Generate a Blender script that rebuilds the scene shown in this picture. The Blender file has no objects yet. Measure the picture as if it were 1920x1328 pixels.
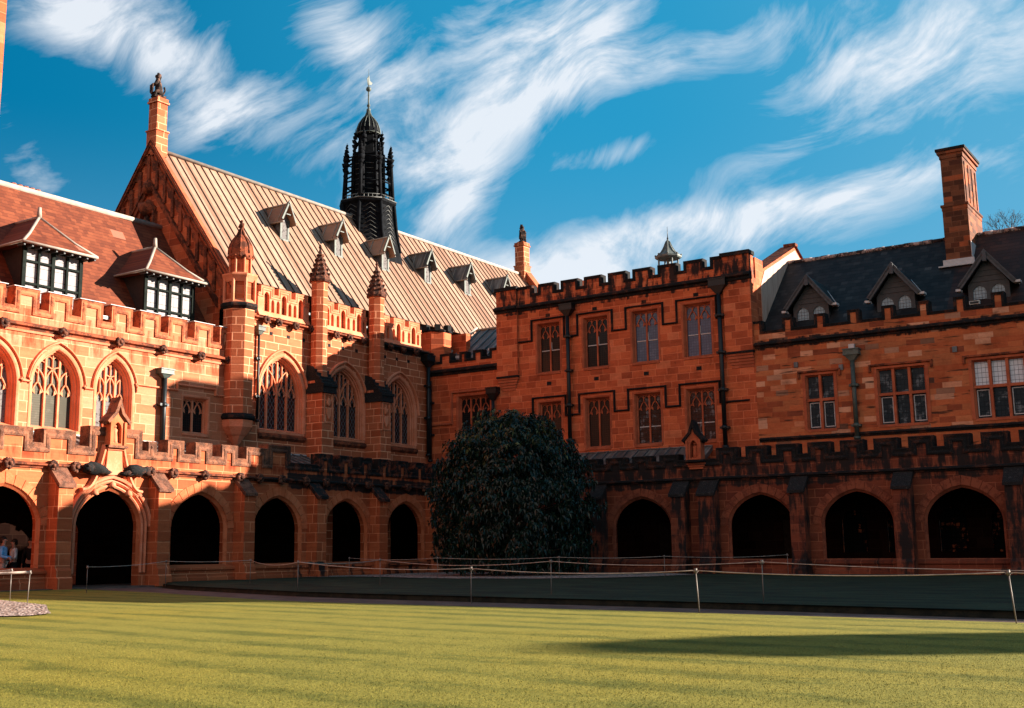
import bpy, bmesh, math, random
from mathutils import Vector, Matrix, noise as mnoise
from mathutils.geometry import tessellate_polygon
random.seed(7)
PI = math.pi; R = math.radians
scene = bpy.context.scene
COL = scene.collection

# ------------------------------------------------------------------ node helpers
class NT:
    def __init__(s, name, world=False):
        if world:
            s.id = bpy.data.worlds.new(name)
        else:
            s.id = bpy.data.materials.new(name)
        s.id.use_nodes = True
        s.t = s.id.node_tree; s.t.nodes.clear()
    def n(s, typ, **kw):
        o = s.t.nodes.new(typ)
        for k, v in kw.items(): setattr(o, k, v)
        return o
    def put(s, sock, v):
        if v is None: return
        if hasattr(v, 'links') or isinstance(v, bpy.types.NodeSocket): s.t.links.new(v, sock)
        else:
            if sock.type == 'RGBA' and len(v) == 3: v = (*v, 1)
            sock.default_value = v
    def m(s, op, a, b=None, c=None, clamp=False):
        o = s.n('ShaderNodeMath', operation=op); o.use_clamp = clamp
        s.put(o.inputs[0], a); s.put(o.inputs[1], b); s.put(o.inputs[2], c)
        return o.outputs[0]
    def mix(s, f, a, b, mode='MIX'):
        o = s.n('ShaderNodeMix', data_type='RGBA', blend_type=mode)
        s.put(o.inputs[0], f); s.put(o.inputs[6], a); s.put(o.inputs[7], b)
        return o.outputs[2]
    def sm(s, v, a, b):
        o = s.n('ShaderNodeMapRange', interpolation_type='SMOOTHSTEP')
        s.put(o.inputs[0], v); s.put(o.inputs[1], a); s.put(o.inputs[2], b)
        return o.outputs[0]
    def ramp(s, f, cols, const=False):
        o = s.n('ShaderNodeValToRGB'); cr = o.color_ramp
        if const: cr.interpolation = 'CONSTANT'
        while len(cr.elements) < len(cols): cr.elements.new(.5)
        for e, (p, c) in zip(cr.elements, cols):
            e.position = p; e.color = (*c, 1)
        s.put(o.inputs[0], f); return o.outputs[0]
    def pos(s):
        g = s.n('ShaderNodeNewGeometry'); x = s.n('ShaderNodeSeparateXYZ'); s.t.links.new(g.outputs['Position'], x.inputs[0])
        return g, x.outputs[0], x.outputs[1], x.outputs[2]
    def xyz(s, x, y, z):
        o = s.n('ShaderNodeCombineXYZ'); s.put(o.inputs[0], x); s.put(o.inputs[1], y); s.put(o.inputs[2], z); return o.outputs[0]
    def noise(s, vec, scale, detail=3, rough=.55, dist=0):
        o = s.n('ShaderNodeTexNoise'); s.put(o.inputs['Vector'], vec); s.put(o.inputs['Scale'], scale)
        o.inputs['Detail'].default_value = detail; o.inputs['Roughness'].default_value = rough; o.inputs['Distortion'].default_value = dist
        return o.outputs['Fac']
    def wn(s, vec, dim='3D'):
        o = s.n('ShaderNodeTexWhiteNoise', noise_dimensions=dim)
        s.put(o.inputs['W' if dim == '1D' else 'Vector'], vec); return o.outputs['Value']
    def bsdf(s, col, rough=.8, metal=0, spec=.3, bump=None, bstr=.3, bdist=.02):
        b = s.n('ShaderNodeBsdfPrincipled'); o = s.n('ShaderNodeOutputMaterial')
        s.put(b.inputs['Base Color'], col); s.put(b.inputs['Roughness'], rough); s.put(b.inputs['Metallic'], metal)
        b.inputs['Specular IOR Level'].default_value = spec
        if bump is not None:
            k = s.n('ShaderNodeBump'); k.inputs['Strength'].default_value = bstr; k.inputs['Distance'].default_value = bdist
            s.put(k.inputs['Height'], bump); s.t.links.new(k.outputs[0], b.inputs['Normal'])
        s.t.links.new(b.outputs[0], o.inputs[0])
        return s.id

def simple0(name, col, rough=.7, metal=0, spec=.3, var=.25, scale=6.0, bump=.2):
    t = NT(name); g, x, y, z = t.pos()
    f = t.noise(g.outputs['Position'], scale, 4, .6)
    c = t.mix(t.sm(f, .3, .7), tuple(v * (1 - var) for v in col), tuple(min(1, v * (1 + var)) for v in col))
    return t.bsdf(c, rough, metal, spec, f, bump)

def simple(name, col, *a, **k): return simple0(name, col, *a, **k)

def wall_uv(t):
    g, x, y, z = t.pos()
    s = t.n('ShaderNodeSeparateXYZ'); t.t.links.new(g.outputs['True Normal'], s.inputs[0])
    k = t.m('GREATER_THAN', t.m('ABSOLUTE', s.outputs[0]), .6)
    u = t.m('ADD', t.m('MULTIPLY', y, k), t.m('MULTIPLY', x, t.m('SUBTRACT', 1, k)))
    return g, x, y, z, u

def ashlar(name, cols, mortar, w=.75, h=.36, mw=.022, soot=(), sramp=None, stain=.3, rustz=(), mvis=1.0, rough=.85, streak=0):
    t = NT(name); g, x, y, z, u = wall_uv(t)
    rowf = t.m('DIVIDE', z, h); row = t.m('FLOOR', rowf)
    r1 = t.wn(row, '1D')
    bw = t.m('MULTIPLY', t.m('ADD', .72, t.m('MULTIPLY', r1, .55)), w)
    uf = t.m('ADD', t.m('DIVIDE', u, bw), t.m('MULTIPLY', r1, 37.3)); col = t.m('FLOOR', uf)
    rnd = t.wn(t.xyz(col, row, 0.5))
    rnd2 = t.wn(t.xyz(row, col, 3.5))
    fu = t.m('MULTIPLY', t.m('FRACT', uf), bw); fv = t.m('MULTIPLY', t.m('FRACT', rowf), h)
    du = t.m('MINIMUM', fu, t.m('SUBTRACT', bw, fu)); dv = t.m('MINIMUM', fv, t.m('SUBTRACT', h, fv))
    d = t.m('MINIMUM', du, dv)
    mk = t.m('SUBTRACT', 1, t.sm(d, mw * .45, mw * .95))
    c = t.ramp(rnd, cols)
    P = g.outputs['Position']
    n1 = t.noise(P, .9, 5, .65); n2 = t.noise(P, 14, 3, .6)
    n4 = t.noise(t.xyz(t.m('MULTIPLY', u, 1.3), t.m('MULTIPLY', z, 9.0), rnd2), 1.0, 4, .6)
    c = t.mix(t.m('MULTIPLY', t.sm(n4, .35, .75), .35), c, (.55, .45, .4), 'MULTIPLY')
    c = t.mix(t.m('MULTIPLY', t.sm(n2, .3, .75), .3), c, (.6, .55, .5), 'MULTIPLY')
    mvary = t.m('MULTIPLY', t.sm(n1, .25, .6), mvis)
    c = t.mix(t.m('MULTIPLY', mk, mvary), c, mortar)
    c = t.mix(t.m('MULTIPLY', t.sm(n1, .42, .8), stain), c, (.28, .2, .16), 'MULTIPLY')
    st = t.noise(t.xyz(t.m('MULTIPLY', u, 2.4), t.m('MULTIPLY', z, .5), 0.0), 1.0, 5, .65)
    for (z0, z1, fade) in rustz:
        m1 = t.m('MULTIPLY', t.sm(z, z0 - fade, z0), t.m('SUBTRACT', 1, t.sm(z, z1, z1 + .05)))
        c = t.mix(t.m('MULTIPLY', m1, t.sm(st, .44, .62)), c, (.62, .38, .3), 'MULTIPLY')
    for (z0, z1, fade, amt) in soot:
        m1 = t.m('MULTIPLY', t.sm(z, z0 - fade, z0), t.m('SUBTRACT', 1, t.sm(z, z1, z1 + .12)))
        if sramp:
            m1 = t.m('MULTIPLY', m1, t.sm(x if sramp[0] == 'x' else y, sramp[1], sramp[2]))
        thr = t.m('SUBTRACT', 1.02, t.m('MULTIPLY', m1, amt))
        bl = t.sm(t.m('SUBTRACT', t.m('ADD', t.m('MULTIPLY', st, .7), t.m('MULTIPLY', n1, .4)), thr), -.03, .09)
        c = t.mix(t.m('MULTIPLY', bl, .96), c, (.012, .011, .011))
    if streak:
        sk = t.noise(t.xyz(t.m('MULTIPLY', u, .8), t.m('MULTIPLY', z, 6.5), 4.0), 1.0, 3, .5)
        c = t.mix(t.m('MULTIPLY', t.sm(sk, .60, .68), streak), c, (.03, .018, .012))
    hgt = t.m('SUBTRACT', t.m('ADD', t.m('MULTIPLY', n2, .3), t.m('MULTIPLY', rnd2, .15)), t.m('MULTIPLY', mk, .4))
    return t.bsdf(c, rough, 0, .15, hgt, .5, .025)

def blotch(name, a, b, thr=.5, scale=2.2, rough=.9, c3=None, yr=None):
    t = NT(name); g, x, y, z = t.pos(); P = g.outputs['Position']
    n1 = t.noise(P, scale, 6, .65); n2 = t.noise(P, scale * 9, 3, .6)
    f = t.m('ADD', t.m('MULTIPLY', n1, .75), t.m('MULTIPLY', n2, .25))
    c = t.mix(t.sm(f, thr - .06, thr + .06), a, b)
    if c3: c = t.mix(t.sm(t.noise(P, scale * 16, 3, .6), .58, .68), c, c3)
    if yr:
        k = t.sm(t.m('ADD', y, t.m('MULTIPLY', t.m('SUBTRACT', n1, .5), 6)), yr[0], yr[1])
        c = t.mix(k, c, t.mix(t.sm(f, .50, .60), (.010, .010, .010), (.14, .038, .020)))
    return t.bsdf(c, rough, 0, .15, f, .5, .03)

LS = [(0, (.44, .122, .054)), (.3, (.50, .152, .070)), (.6, (.56, .185, .094)), (.85, (.60, .215, .118)), (1, (.48, .138, .060))]
M = {}
M['stone'] = ashlar('warm_sandstone', LS, (.78, .34, .19), 1.1, .40, .022, stain=.2, rustz=((9.8, 10.25, .25), (9.0, 9.5, .4)))
LA = [(0, (.34, .072, .026)), (.3, (.42, .095, .035)), (.65, (.48, .120, .046)), (1, (.38, .080, .029))]
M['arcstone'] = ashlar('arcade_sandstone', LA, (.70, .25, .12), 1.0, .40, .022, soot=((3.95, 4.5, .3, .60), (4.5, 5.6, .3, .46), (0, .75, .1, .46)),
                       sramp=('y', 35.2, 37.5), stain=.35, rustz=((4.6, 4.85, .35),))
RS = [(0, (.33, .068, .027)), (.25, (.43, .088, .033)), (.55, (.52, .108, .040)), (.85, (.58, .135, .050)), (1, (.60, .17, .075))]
LH = [(0, (.38, .088, .034)), (.3, (.44, .115, .048)), (.65, (.50, .142, .064)), (1, (.42, .100, .040))]
M['hallstone'] = ashlar('hall_sandstone', LH, (.90, .40, .22), .85, .36, .025, stain=.3, soot=((11.6, 12.1, .3, .5),), sramp=('y', 44, 46))
M['gablestone'] = ashlar('gable_sandstone', RS, (.62, .17, .08), .72, .36, .022, stain=.5)
M['blockstone'] = ashlar('red_ashlar', RS, (.72, .20, .09), .74, .335, .022, soot=((13.35, 13.9, .25, .5), (13.9, 14.8, .3, .50), (9.7, 10.1, .35, .36), (5.7, 6.1, .3, .34)), stain=.65, mvis=.8)
OS = [(0, (.22, .055, .026)), (.12, (.40, .092, .034)), (.35, (.50, .13, .048)), (.6, (.40, .125, .05)), (.82, (.54, .165, .065)), (.92, (.66, .32, .19)), (1, (.10, .045, .03))]
M['oldstone'] = ashlar('old_rubble_ashlar', OS, (.34, .10, .045), .72, .24, .018, soot=((10.1, 10.5, .2, .5), (5.7, 6.1, .2, .4)), stain=.6, mvis=.3, streak=.85)
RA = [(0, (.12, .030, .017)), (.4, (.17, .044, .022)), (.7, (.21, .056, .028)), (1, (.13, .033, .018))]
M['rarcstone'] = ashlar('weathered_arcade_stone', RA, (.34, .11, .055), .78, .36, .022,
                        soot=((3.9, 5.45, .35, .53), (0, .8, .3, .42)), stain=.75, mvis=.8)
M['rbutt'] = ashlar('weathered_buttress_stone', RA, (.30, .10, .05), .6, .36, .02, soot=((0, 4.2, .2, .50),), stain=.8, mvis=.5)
M['trim'] = blotch('carved_stone', (.56, .17, .082), (.64, .22, .12), .5, 1.5)
M['rtrim'] = blotch('dull_carved_stone', (.30, .07, .032), (.40, .10, .045), .5, 1.5)
M['lichen'] = blotch('lichened_coping', (.20, .075, .04), (.50, .17, .08), .5, 3.0, c3=(.5, .36, .26))
M['brownstr'] = blotch('brown_weathered_string', (.08, .025, .014), (.27, .065, .028), .5, 2.5)
M['ringL'] = blotch('plain_arch_stone', (.42, .098, .037), (.52, .140, .058), .5, 1.6)
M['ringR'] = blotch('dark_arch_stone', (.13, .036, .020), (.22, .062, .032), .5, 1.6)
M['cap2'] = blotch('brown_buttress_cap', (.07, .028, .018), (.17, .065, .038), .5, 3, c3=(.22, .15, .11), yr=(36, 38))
M['copeL'] = blotch('stained_merlon_coping', (.17, .05, .026), (.46, .125, .055), .48, 2.6)
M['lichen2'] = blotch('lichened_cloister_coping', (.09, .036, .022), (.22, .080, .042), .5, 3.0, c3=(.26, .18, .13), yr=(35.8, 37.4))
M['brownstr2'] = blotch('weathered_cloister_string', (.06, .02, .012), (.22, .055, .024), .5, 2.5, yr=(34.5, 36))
M['soot'] = blotch('blackened_stone', (.009, .009, .0095), (.07, .024, .014), .56, 2.2, c3=(.05, .045, .04))
M['darkmould'] = blotch('stained_moulding', (.012, .010, .010), (.10, .028, .015), .60, 1.6)
M['caproof'] = blotch('blackened_weathering', (.012, .011, .011), (.06, .05, .045), .62, 5, c3=(.10, .09, .085))
M['boss'] = blotch('dark_rosette', (.028, .013, .010), (.17, .060, .034), .52, 7)
M['lead'] = simple('lead_sheet', (.09, .095, .10), .45, .3, .5, .4, 2.5)
M['copperroof'] = None
M['white'] = simple('pale_flashing', (.45, .41, .40), .6, 0, .3, .1)
M['ridge'] = simple('pale_ridge_capping', (.27, .22, .18), .7, 0, .3, .15, 3)
M['darkwood'] = simple('dark_stained_timber', (.022, .019, .018), .6, 0, .4)
M['slatewood'] = simple('dark_painted_timber', (.030, .030, .032), .6, 0, .4)
M['iron'] = simple('black_iron', (.008, .010, .011), .45, .3, .4)
M['greeniron'] = simple('green_grey_iron', (.050, .062, .052), .5, .2, .4)
M['dormerframe'] = simple('dark_green_window_frame', (.010, .013, .011), .8, 0, .05)
M['palebox'] = simple('pale_green_lead', (.085, .095, .08), .6, 0, .3)
M['fleche'] = simple('dark_lead_fleche', (.006, .0065, .008), .85, 0, .05, .5, 4)
M['flechelight'] = simple('weathered_grey_lead', (.10, .10, .095), .55, .1, .3, .5, 5)
M['cupola'] = simple('grey_green_lead', (.10, .11, .10), .6, .1, .3, .3, 5)
M['rope'] = simple('pale_rope', (.42, .31, .25), .9, 0, .1)
M['post'] = simple('barrier_metal', (.16, .13, .11), .5, .3, .4)
M['bark'] = simple('brown_bark', (.06, .045, .035), .9, 0, .1, .4, 8, .6)
M['darkdoor'] = simple('dark_oak_door', (.012, .008, .006), .9, 0, .0)

def tiles(name, cols, rh=.2, bw=.28, along='y', rough=.8, spec=.2, patch=None):
    t = NT(name); g, x, y, z = t.pos()
    u = y if along == 'y' else x
    rf = t.m('DIVIDE', z, rh); row = t.m('FLOOR', rf)
    uf = t.m('ADD', t.m('DIVIDE', u, bw), t.m('MULTIPLY', t.m('MODULO', row, 2), .5)); col = t.m('FLOOR', uf)
    rnd = t.wn(t.xyz(col, row, .5)); fv = t.m('FRACT', rf); fu = t.m('FRACT', uf)
    c = t.ramp(rnd, cols)
    P = g.outputs['Position']; n1 = t.noise(P, .5, 5, .65)
    c = t.mix(t.m('MULTIPLY', t.sm(n1, .4, .7), .4), c, (.55, .42, .38), 'MULTIPLY')
    c = t.mix(t.m('MULTIPLY', t.m('SUBTRACT', 1, t.sm(fv, .06, .2)), .65), c, (.3, .3, .3), 'MULTIPLY')
    if patch:
        c = t.mix(t.sm(t.wn(t.xyz(t.m('FLOOR', t.m('DIVIDE', u, .7)), t.m('FLOOR', t.m('DIVIDE', z, .4)), 1.5)), .955, .97), c, patch)
    h = t.m('ADD', t.m('MULTIPLY', fv, -.6), t.m('MULTIPLY', rnd, .35))
    return t.bsdf(c, rough, 0, spec, h, .5, .03)
M['redtile'] = tiles('red_clay_tiles', [(0, (.10, .022, .009)), (.5, (.14, .031, .012)), (1, (.185, .046, .018))], .17, .26, 'y', patch=(.26, .09, .055))
M['slate'] = tiles('dark_slates', [(0, (.007, .007, .008)), (.6, (.013, .013, .014)), (.95, (.022, .022, .023)), (1, (.05, .05, .05))], .19, .3, 'x', .7, .2)
M['brownslate'] = tiles('brown_slates', [(0, (.016, .010, .009)), (.6, (.028, .014, .012)), (1, (.042, .020, .015))], .19, .3, 'x', .7, .2)

def copper():
    t = NT('tan_metal_roof'); g, x, y, z = t.pos()
    n = t.noise(t.xyz(t.m('MULTIPLY', z, .25), t.m('MULTIPLY', y, 2.6), 0), 1.0, 5, .65)
    seam = t.wn(t.m('FLOOR', t.m('DIVIDE', y, .535)), '1D')
    c = t.ramp(seam, [(0, (.20, .098, .060)), (.35, (.25, .135, .084)), (.75, (.29, .165, .108)), (1, (.33, .200, .138))])
    c = t.mix(t.m('MULTIPLY', t.sm(n, .54, .74), .5), c, (.13, .085, .05))
    n2 = t.noise(g.outputs['Position'], 3, 4, .6)
    c = t.mix(t.m('MULTIPLY', t.sm(n2, .4, .7), .3), c, (.5, .4, .35), 'MULTIPLY')
    return t.bsdf(c, .6, 0, .3, n2, .15, .02)
M['copperroof'] = copper()
M['seam'] = simple('dark_roof_seam', (.035, .014, .008), .6, 0, .3)
def leadroof():
    t = NT('streaked_lead_roof'); g, x, y, z = t.pos()
    n = t.noise(t.xyz(t.m('MULTIPLY', x, 5), t.m('MULTIPLY', y, .7), t.m('MULTIPLY', z, .7)), 1.0, 5, .65)
    c = t.ramp(n, [(.3, (.03, .03, .032)), (.5, (.09, .075, .065)), (.7, (.20, .19, .17))])
    return t.bsdf(c, .5, .1, .4, n, .2)
M['leadroof'] = leadroof()

def glass(name, base, lat=None, w=.14, h=.2, latcol=(.2, .2, .2), rough=.12, spec=.5, blotchcol=None, bthr=.55, bscale=3.0, lw=.10):
    t = NT(name); g, x, y, z, u = wall_uv(t)
    P = g.outputs['Position']; c = base
    n = t.noise(P, bscale, 4, .7)
    if blotchcol: c = t.mix(t.sm(n, bthr - .05, bthr + .08), base, blotchcol)
    if lat == 'diamond':
        a = t.m('ADD', t.m('DIVIDE', u, w), t.m('DIVIDE', z, h)); b = t.m('SUBTRACT', t.m('DIVIDE', u, w), t.m('DIVIDE', z, h))
    elif lat == 'square':
        a = t.m('DIVIDE', u, w); b = t.m('DIVIDE', z, h)
    if lat:
        da = t.m('ABSOLUTE', t.m('SUBTRACT', t.m('FRACT', a), .5)); db = t.m('ABSOLUTE', t.m('SUBTRACT', t.m('FRACT', b), .5))
        k = t.sm(t.m('MAXIMUM', da, db), .5 - lw, .5 - lw * .5)
        c = t.mix(k, c, latcol)
    return t.bsdf(c, rough, 0, spec, n, .05)
M['glass_hall'] = glass('diamond_leaded_glass', (.006, .009, .011), 'diamond', .22, .34, (.09, .10, .10))
M['glass_blind'] = glass('window_with_cream_blind', (.085, .078, .060), 'square', 30, .09, (.055, .05, .038), .7, .04, (.12, .108, .085))
M['glass_stained'] = glass('pale_patterned_glass', (.15, .135, .13), None, .1, .1, rough=.7, spec=.04, blotchcol=(.03, .02, .02), bthr=.56, bscale=11)
M['glass_dark'] = glass('dark_window_glass', (.006, .007, .008), 'square', .11, .11, (.022, .020, .018), .15, .12, (.05, .018, .01), .63, 5)
M['glass_blue'] = glass('glass_with_pale_blind', (.045, .085, .14), 'square', .13, .13, (.03, .05, .08), .25, .3, (.08, .125, .19))
M['glass_white'] = glass('white_lit_leaded_glass', (.30, .27, .27), 'square', .32, .42, (.09, .08, .08), .7, .05, (.34, .30, .30), lw=.035)
M['glass_lead'] = glass('square_leaded_glass', (.010, .012, .014), 'square', .155, .2, (.002, .002, .002), .2, .15, (.11, .12, .13), .56, 2.2, lw=.09)
M['glass_pale'] = glass('leaded_glass_with_white_shade', (.52, .54, .58), 'square', .155, .2, (.05, .05, .06), .2, .5, (.62, .64, .68), lw=.06)
M['glass_dormer'] = glass('blue_leaded_dormer_glass', (.14, .20, .24), 'square', .13, .15, (.01, .01, .01), .15, .5, (.2, .27, .32), lw=.08)
M['glass_amber'] = glass('dark_glass_painted_reflections', (.004, .004, .004), 'square', .2, .22, (.002, .002, .002), .8, .02, (.22, .06, .025), .60, 2.6, lw=.12)  # amber blotches paint dim orange reflections into the glass colour

def grass(name, a, b, c3, stripes=True):
    t = NT(name); g, x, y, z = t.pos(); P = g.outputs['Position']
    nf = t.noise(t.xyz(t.m('MULTIPLY', x, 1.0), t.m('MULTIPLY', y, .6), z), 55, 5, .8)
    nm = t.noise(P, 1.3, 5, .65); nl = t.noise(P, .22, 3, .6)
    c = t.mix(t.sm(nf, .38, .64), a, b)
    c = t.mix(t.m('MULTIPLY', t.sm(nm, .4, .75), .40), c, c3)
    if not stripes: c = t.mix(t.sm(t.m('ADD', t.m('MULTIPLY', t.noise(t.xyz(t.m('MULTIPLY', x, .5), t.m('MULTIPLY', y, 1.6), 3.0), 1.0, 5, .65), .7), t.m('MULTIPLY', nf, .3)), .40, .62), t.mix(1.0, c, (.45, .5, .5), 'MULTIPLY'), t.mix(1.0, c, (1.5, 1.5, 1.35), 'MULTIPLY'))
    if stripes:
        w = t.m('ADD', t.m('ADD', t.m('MULTIPLY', y, 1.0), t.m('MULTIPLY', x, .11)), t.m('MULTIPLY', nm, .55))
        s = t.m('SINE', t.m('MULTIPLY', w, 2 * PI / 1.15))
        nb = t.noise(t.xyz(t.m('MULTIPLY', x, .28), t.m('MULTIPLY', w, 1.1), 0), 1.0, 3, .6)
        k = t.m('MULTIPLY', t.sm(s, -.7, .9), t.sm(t.m('ADD', t.m('MULTIPLY', nb, .65), t.m('MULTIPLY', t.noise(P, 2.4, 4, .65), .35)), .38, .60))
        c = t.mix(t.m('MULTIPLY', k, .74), c, (.32, .45, .42), 'MULTIPLY')
        c = t.mix(t.m('MULTIPLY', t.sm(nl, .45, .65), .35), c, (1.3, 1.1, .75), 'MULTIPLY')
    c = t.mix(.55, c, t.mix(g.outputs['Random Per Island'], tuple(v * .55 for v in a), tuple(v * 1.25 for v in b))) if name.endswith('blades') else c
    return t.bsdf(c, .9, 0, .1, nf, .5, .02)
M['lawn'] = grass('sunny_mown_grass', (.085, .088, .016), (.31, .245, .045), (.12, .11, .018))
M['blades'] = grass('grass_blades', (.06, .07, .012), (.24, .20, .04), (.10, .10, .018))
M['lawn2'] = grass('grass_painted_shade', (.009, .012, .007), (.042, .049, .027), (.018, .023, .013), False)  # dark copy of the grass: the court's shade is put into its colour
M['path'] = blotch('brown_path_surface', (.085, .050, .040), (.13, .080, .062), .5, 1.2)
M['earth'] = blotch('dark_turf_edge', (.006, .008, .006), (.016, .016, .010), .5, 3)
def gravel():
    t = NT('pale_pebbles'); g, x, y, z = t.pos()
    v = t.n('ShaderNodeTexVoronoi'); t.t.links.new(g.outputs['Position'], v.inputs['Vector']); v.inputs['Scale'].default_value = 13
    s = t.n('ShaderNodeSeparateColor'); t.t.links.new(v.outputs['Color'], s.inputs[0])
    c = t.ramp(s.outputs[0], [(0, (.22, .13, .10)), (.5, (.46, .31, .25)), (1, (.72, .56, .49))])
    c = t.mix(t.sm(v.outputs['Distance'], .35, .7), c, (.06, .04, .03))
    return t.bsdf(c, .85, 0, .2, t.m('SUBTRACT', 1, v.outputs['Distance']), .9, .05)
M['gravel'] = gravel()
def leafmat(name, a, b, rough=.28):
    t = NT(name); o = t.n('ShaderNodeNewGeometry')
    c = t.ramp(o.outputs['Random Per Island'], [(0, a), (.8, b), (1, tuple(v * 1.7 for v in b))])
    return t.bsdf(c, rough, 0, .30)
M['leaf'] = leafmat('dark_glossy_leaves', (.003, .009, .006), (.007, .018, .009), .22)
M['leaf2'] = leafmat('olive_young_leaves', (.04, .045, .012), (.10, .085, .02), .4)
M['skin'] = simple('skin', (.42, .22, .15), .6); M['shirt_blue'] = simple('pale_blue_cotton', (.16, .36, .62), .9)
M['shirt_white'] = simple('off_white_knit', (.52, .50, .48), .9); M['trouser_tan'] = simple('tan_cotton', (.50, .32, .24), .9)
M['cloth_dark'] = simple('dark_cloth', (.012, .012, .014), .9); M['hair'] = simple('dark_hair', (.02, .012, .008), .7)
M['statue'] = blotch('dark_carved_figure', (.02, .014, .012), (.16, .08, .055), .55, 5)
M['paperwhite'] = simple('lamp_housing', (.6, .58, .55), .5)
M['terracotta'] = simple('terracotta_pots', (.22, .06, .035), .8)

# ------------------------------------------------------------------ mesh helper
class Mesh:
    def __init__(s): s.v = []; s.f = []; s.mi = []; s.sm = []
    def add(s, pts, faces, mi=0, smooth=False):
        b = len(s.v); s.v += [tuple(p) for p in pts]
        for f in faces:
            s.f.append(tuple(b + i for i in f)); s.mi.append(mi); s.sm.append(smooth)
    def box(s, x0, x1, y0, y1, z0, z1, mi=0):
        s.add([(x0, y0, z0), (x1, y0, z0), (x1, y1, z0), (x0, y1, z0), (x0, y0, z1), (x1, y0, z1), (x1, y1, z1), (x0, y1, z1)],
              [(0, 1, 5, 4), (1, 2, 6, 5), (2, 3, 7, 6), (3, 0, 4, 7), (4, 5, 6, 7), (3, 2, 1, 0)], mi)
    def quad(s, *p, mi=0): s.add(p, [tuple(range(len(p)))], mi)
    def plate(s, outline, holes=(), y0=0, y1=.5, mi=0, mr=None, back=True):
        """slab in the xz plane with holes; reveals through the holes"""
        if mr is None: mr = mi
        loops = [outline] + list(holes)
        flat = [p for l in loops for p in l]
        tri = tessellate_polygon([[Vector((p[0], p[1], 0)) for p in l] for l in loops])
        s.add([(p[0], y0, p[1]) for p in flat], [tuple(t) for t in tri], mi)
        if back: s.add([(p[0], y1, p[1]) for p in flat], [tuple(t)[::-1] for t in tri], mi)
        for k, l in enumerate(loops):
            n = len(l)
            s.add([(p[0], y0, p[1]) for p in l] + [(p[0], y1, p[1]) for p in l],
                  [(i, (i + 1) % n, n + (i + 1) % n, n + i) for i in range(n)], mr if k else mi)
    def yzprism(s, prof, x0, x1, mi=0):
        """profile in the yz plane, extruded along x"""
        n = len(prof)
        tri = tessellate_polygon([[Vector((p[0], p[1], 0)) for p in prof]])
        s.add([(x0, p[0], p[1]) for p in prof] + [(x1, p[0], p[1]) for p in prof],
              [tuple(t) for t in tri] + [tuple(n + i for i in t)[::-1] for t in tri] + [(i, n + i, n + (i + 1) % n, (i + 1) % n) for i in range(n)], mi)
    def ribbon(s, pts, w, y0, y1, mi=0, closed=False, smooth=False, off=0.0):
        prof = [(off - w / 2, y0), (off + w / 2, y0), (off + w / 2, y1), (off - w / 2, y1)]
        s.mould(pts, prof, mi, closed, smooth)
    def mould(s, pts, prof, mi=0, closed=False, smooth=False):
        """profile (a = in-plane offset to the left of travel, y) swept along pts in xz"""
        P = [Vector((p[0], p[1])) for p in pts]; n = len(P); m = len(prof); vs = []
        for i in range(n):
            if closed: a, b = P[i - 1], P[(i + 1) % n]
            else: a, b = P[max(i - 1, 0)], P[min(i + 1, n - 1)]
            d1 = (P[i] - a); d2 = (b - P[i])
            if d1.length < 1e-7: d1 = d2
            if d2.length < 1e-7: d2 = d1
            d1.normalize(); d2.normalize()
            n1 = Vector((-d1.y, d1.x)); n2 = Vector((-d2.y, d2.x)); nn = n1 + n2
            if nn.length < 1e-4: nn = n1
            nn.normalize(); k = 1 / max(.35, nn.dot(n1))
            for (a_, y) in prof:
                q = P[i] + nn * (a_ * k); vs.append((q.x, y, q.y))
        fs = []
        for i in range(n if closed else n - 1):
            j = (i + 1) % n
            for k in range(m):
                l = (k + 1) % m
                fs.append((i * m + k, j * m + k, j * m + l, i * m + l))
        if not closed:
            fs.append(tuple(range(m))); fs.append(tuple((n - 1) * m + k for k in range(m))[::-1])
        s.add(vs, fs, mi, smooth)
    def lathe(s, cx, cy, prof, n=8, mi=0, rot=0.0, smooth=False, caps=True):
        vs = []; m = len(prof)
        for (r, z) in prof:
            for k in range(n):
                a = rot + 2 * PI * k / n; vs.append((cx + r * math.cos(a), cy + r * math.sin(a), z))
        fs = [(i * n + k, i * n + (k + 1) % n, (i + 1) * n + (k + 1) % n, (i + 1) * n + k) for i in range(m - 1) for k in range(n)]
        if caps: fs += [tuple(range(n))[::-1], tuple((m - 1) * n + k for k in range(n))]
        s.add(vs, fs, mi, smooth)
    def tube(s, pts, r, n=6, mi=0, smooth=True):
        pts = [Vector(p) for p in pts]; rr = r if isinstance(r, (list, tuple)) else [r] * len(pts); vs = []
        for i, p in enumerate(pts):
            d = (pts[min(i + 1, len(pts) - 1)] - pts[max(i - 1, 0)]).normalized()
            a = d.cross(Vector((0, 0, 1)))
            if a.length < .05: a = d.cross(Vector((1, 0, 0)))
            a.normalize(); b = d.cross(a)
            for k in range(n):
                t = 2 * PI * k / n; vs.append(p + (a * math.cos(t) + b * math.sin(t)) * rr[i])
        m = len(pts)
        fs = [(i * n + k, i * n + (k + 1) % n, (i + 1) * n + (k + 1) % n, (i + 1) * n + k) for i in range(m - 1) for k in range(n)]
        fs += [tuple(range(n))[::-1], tuple((m - 1) * n + k for k in range(n))]
        s.add(vs, fs, mi, smooth)
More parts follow.
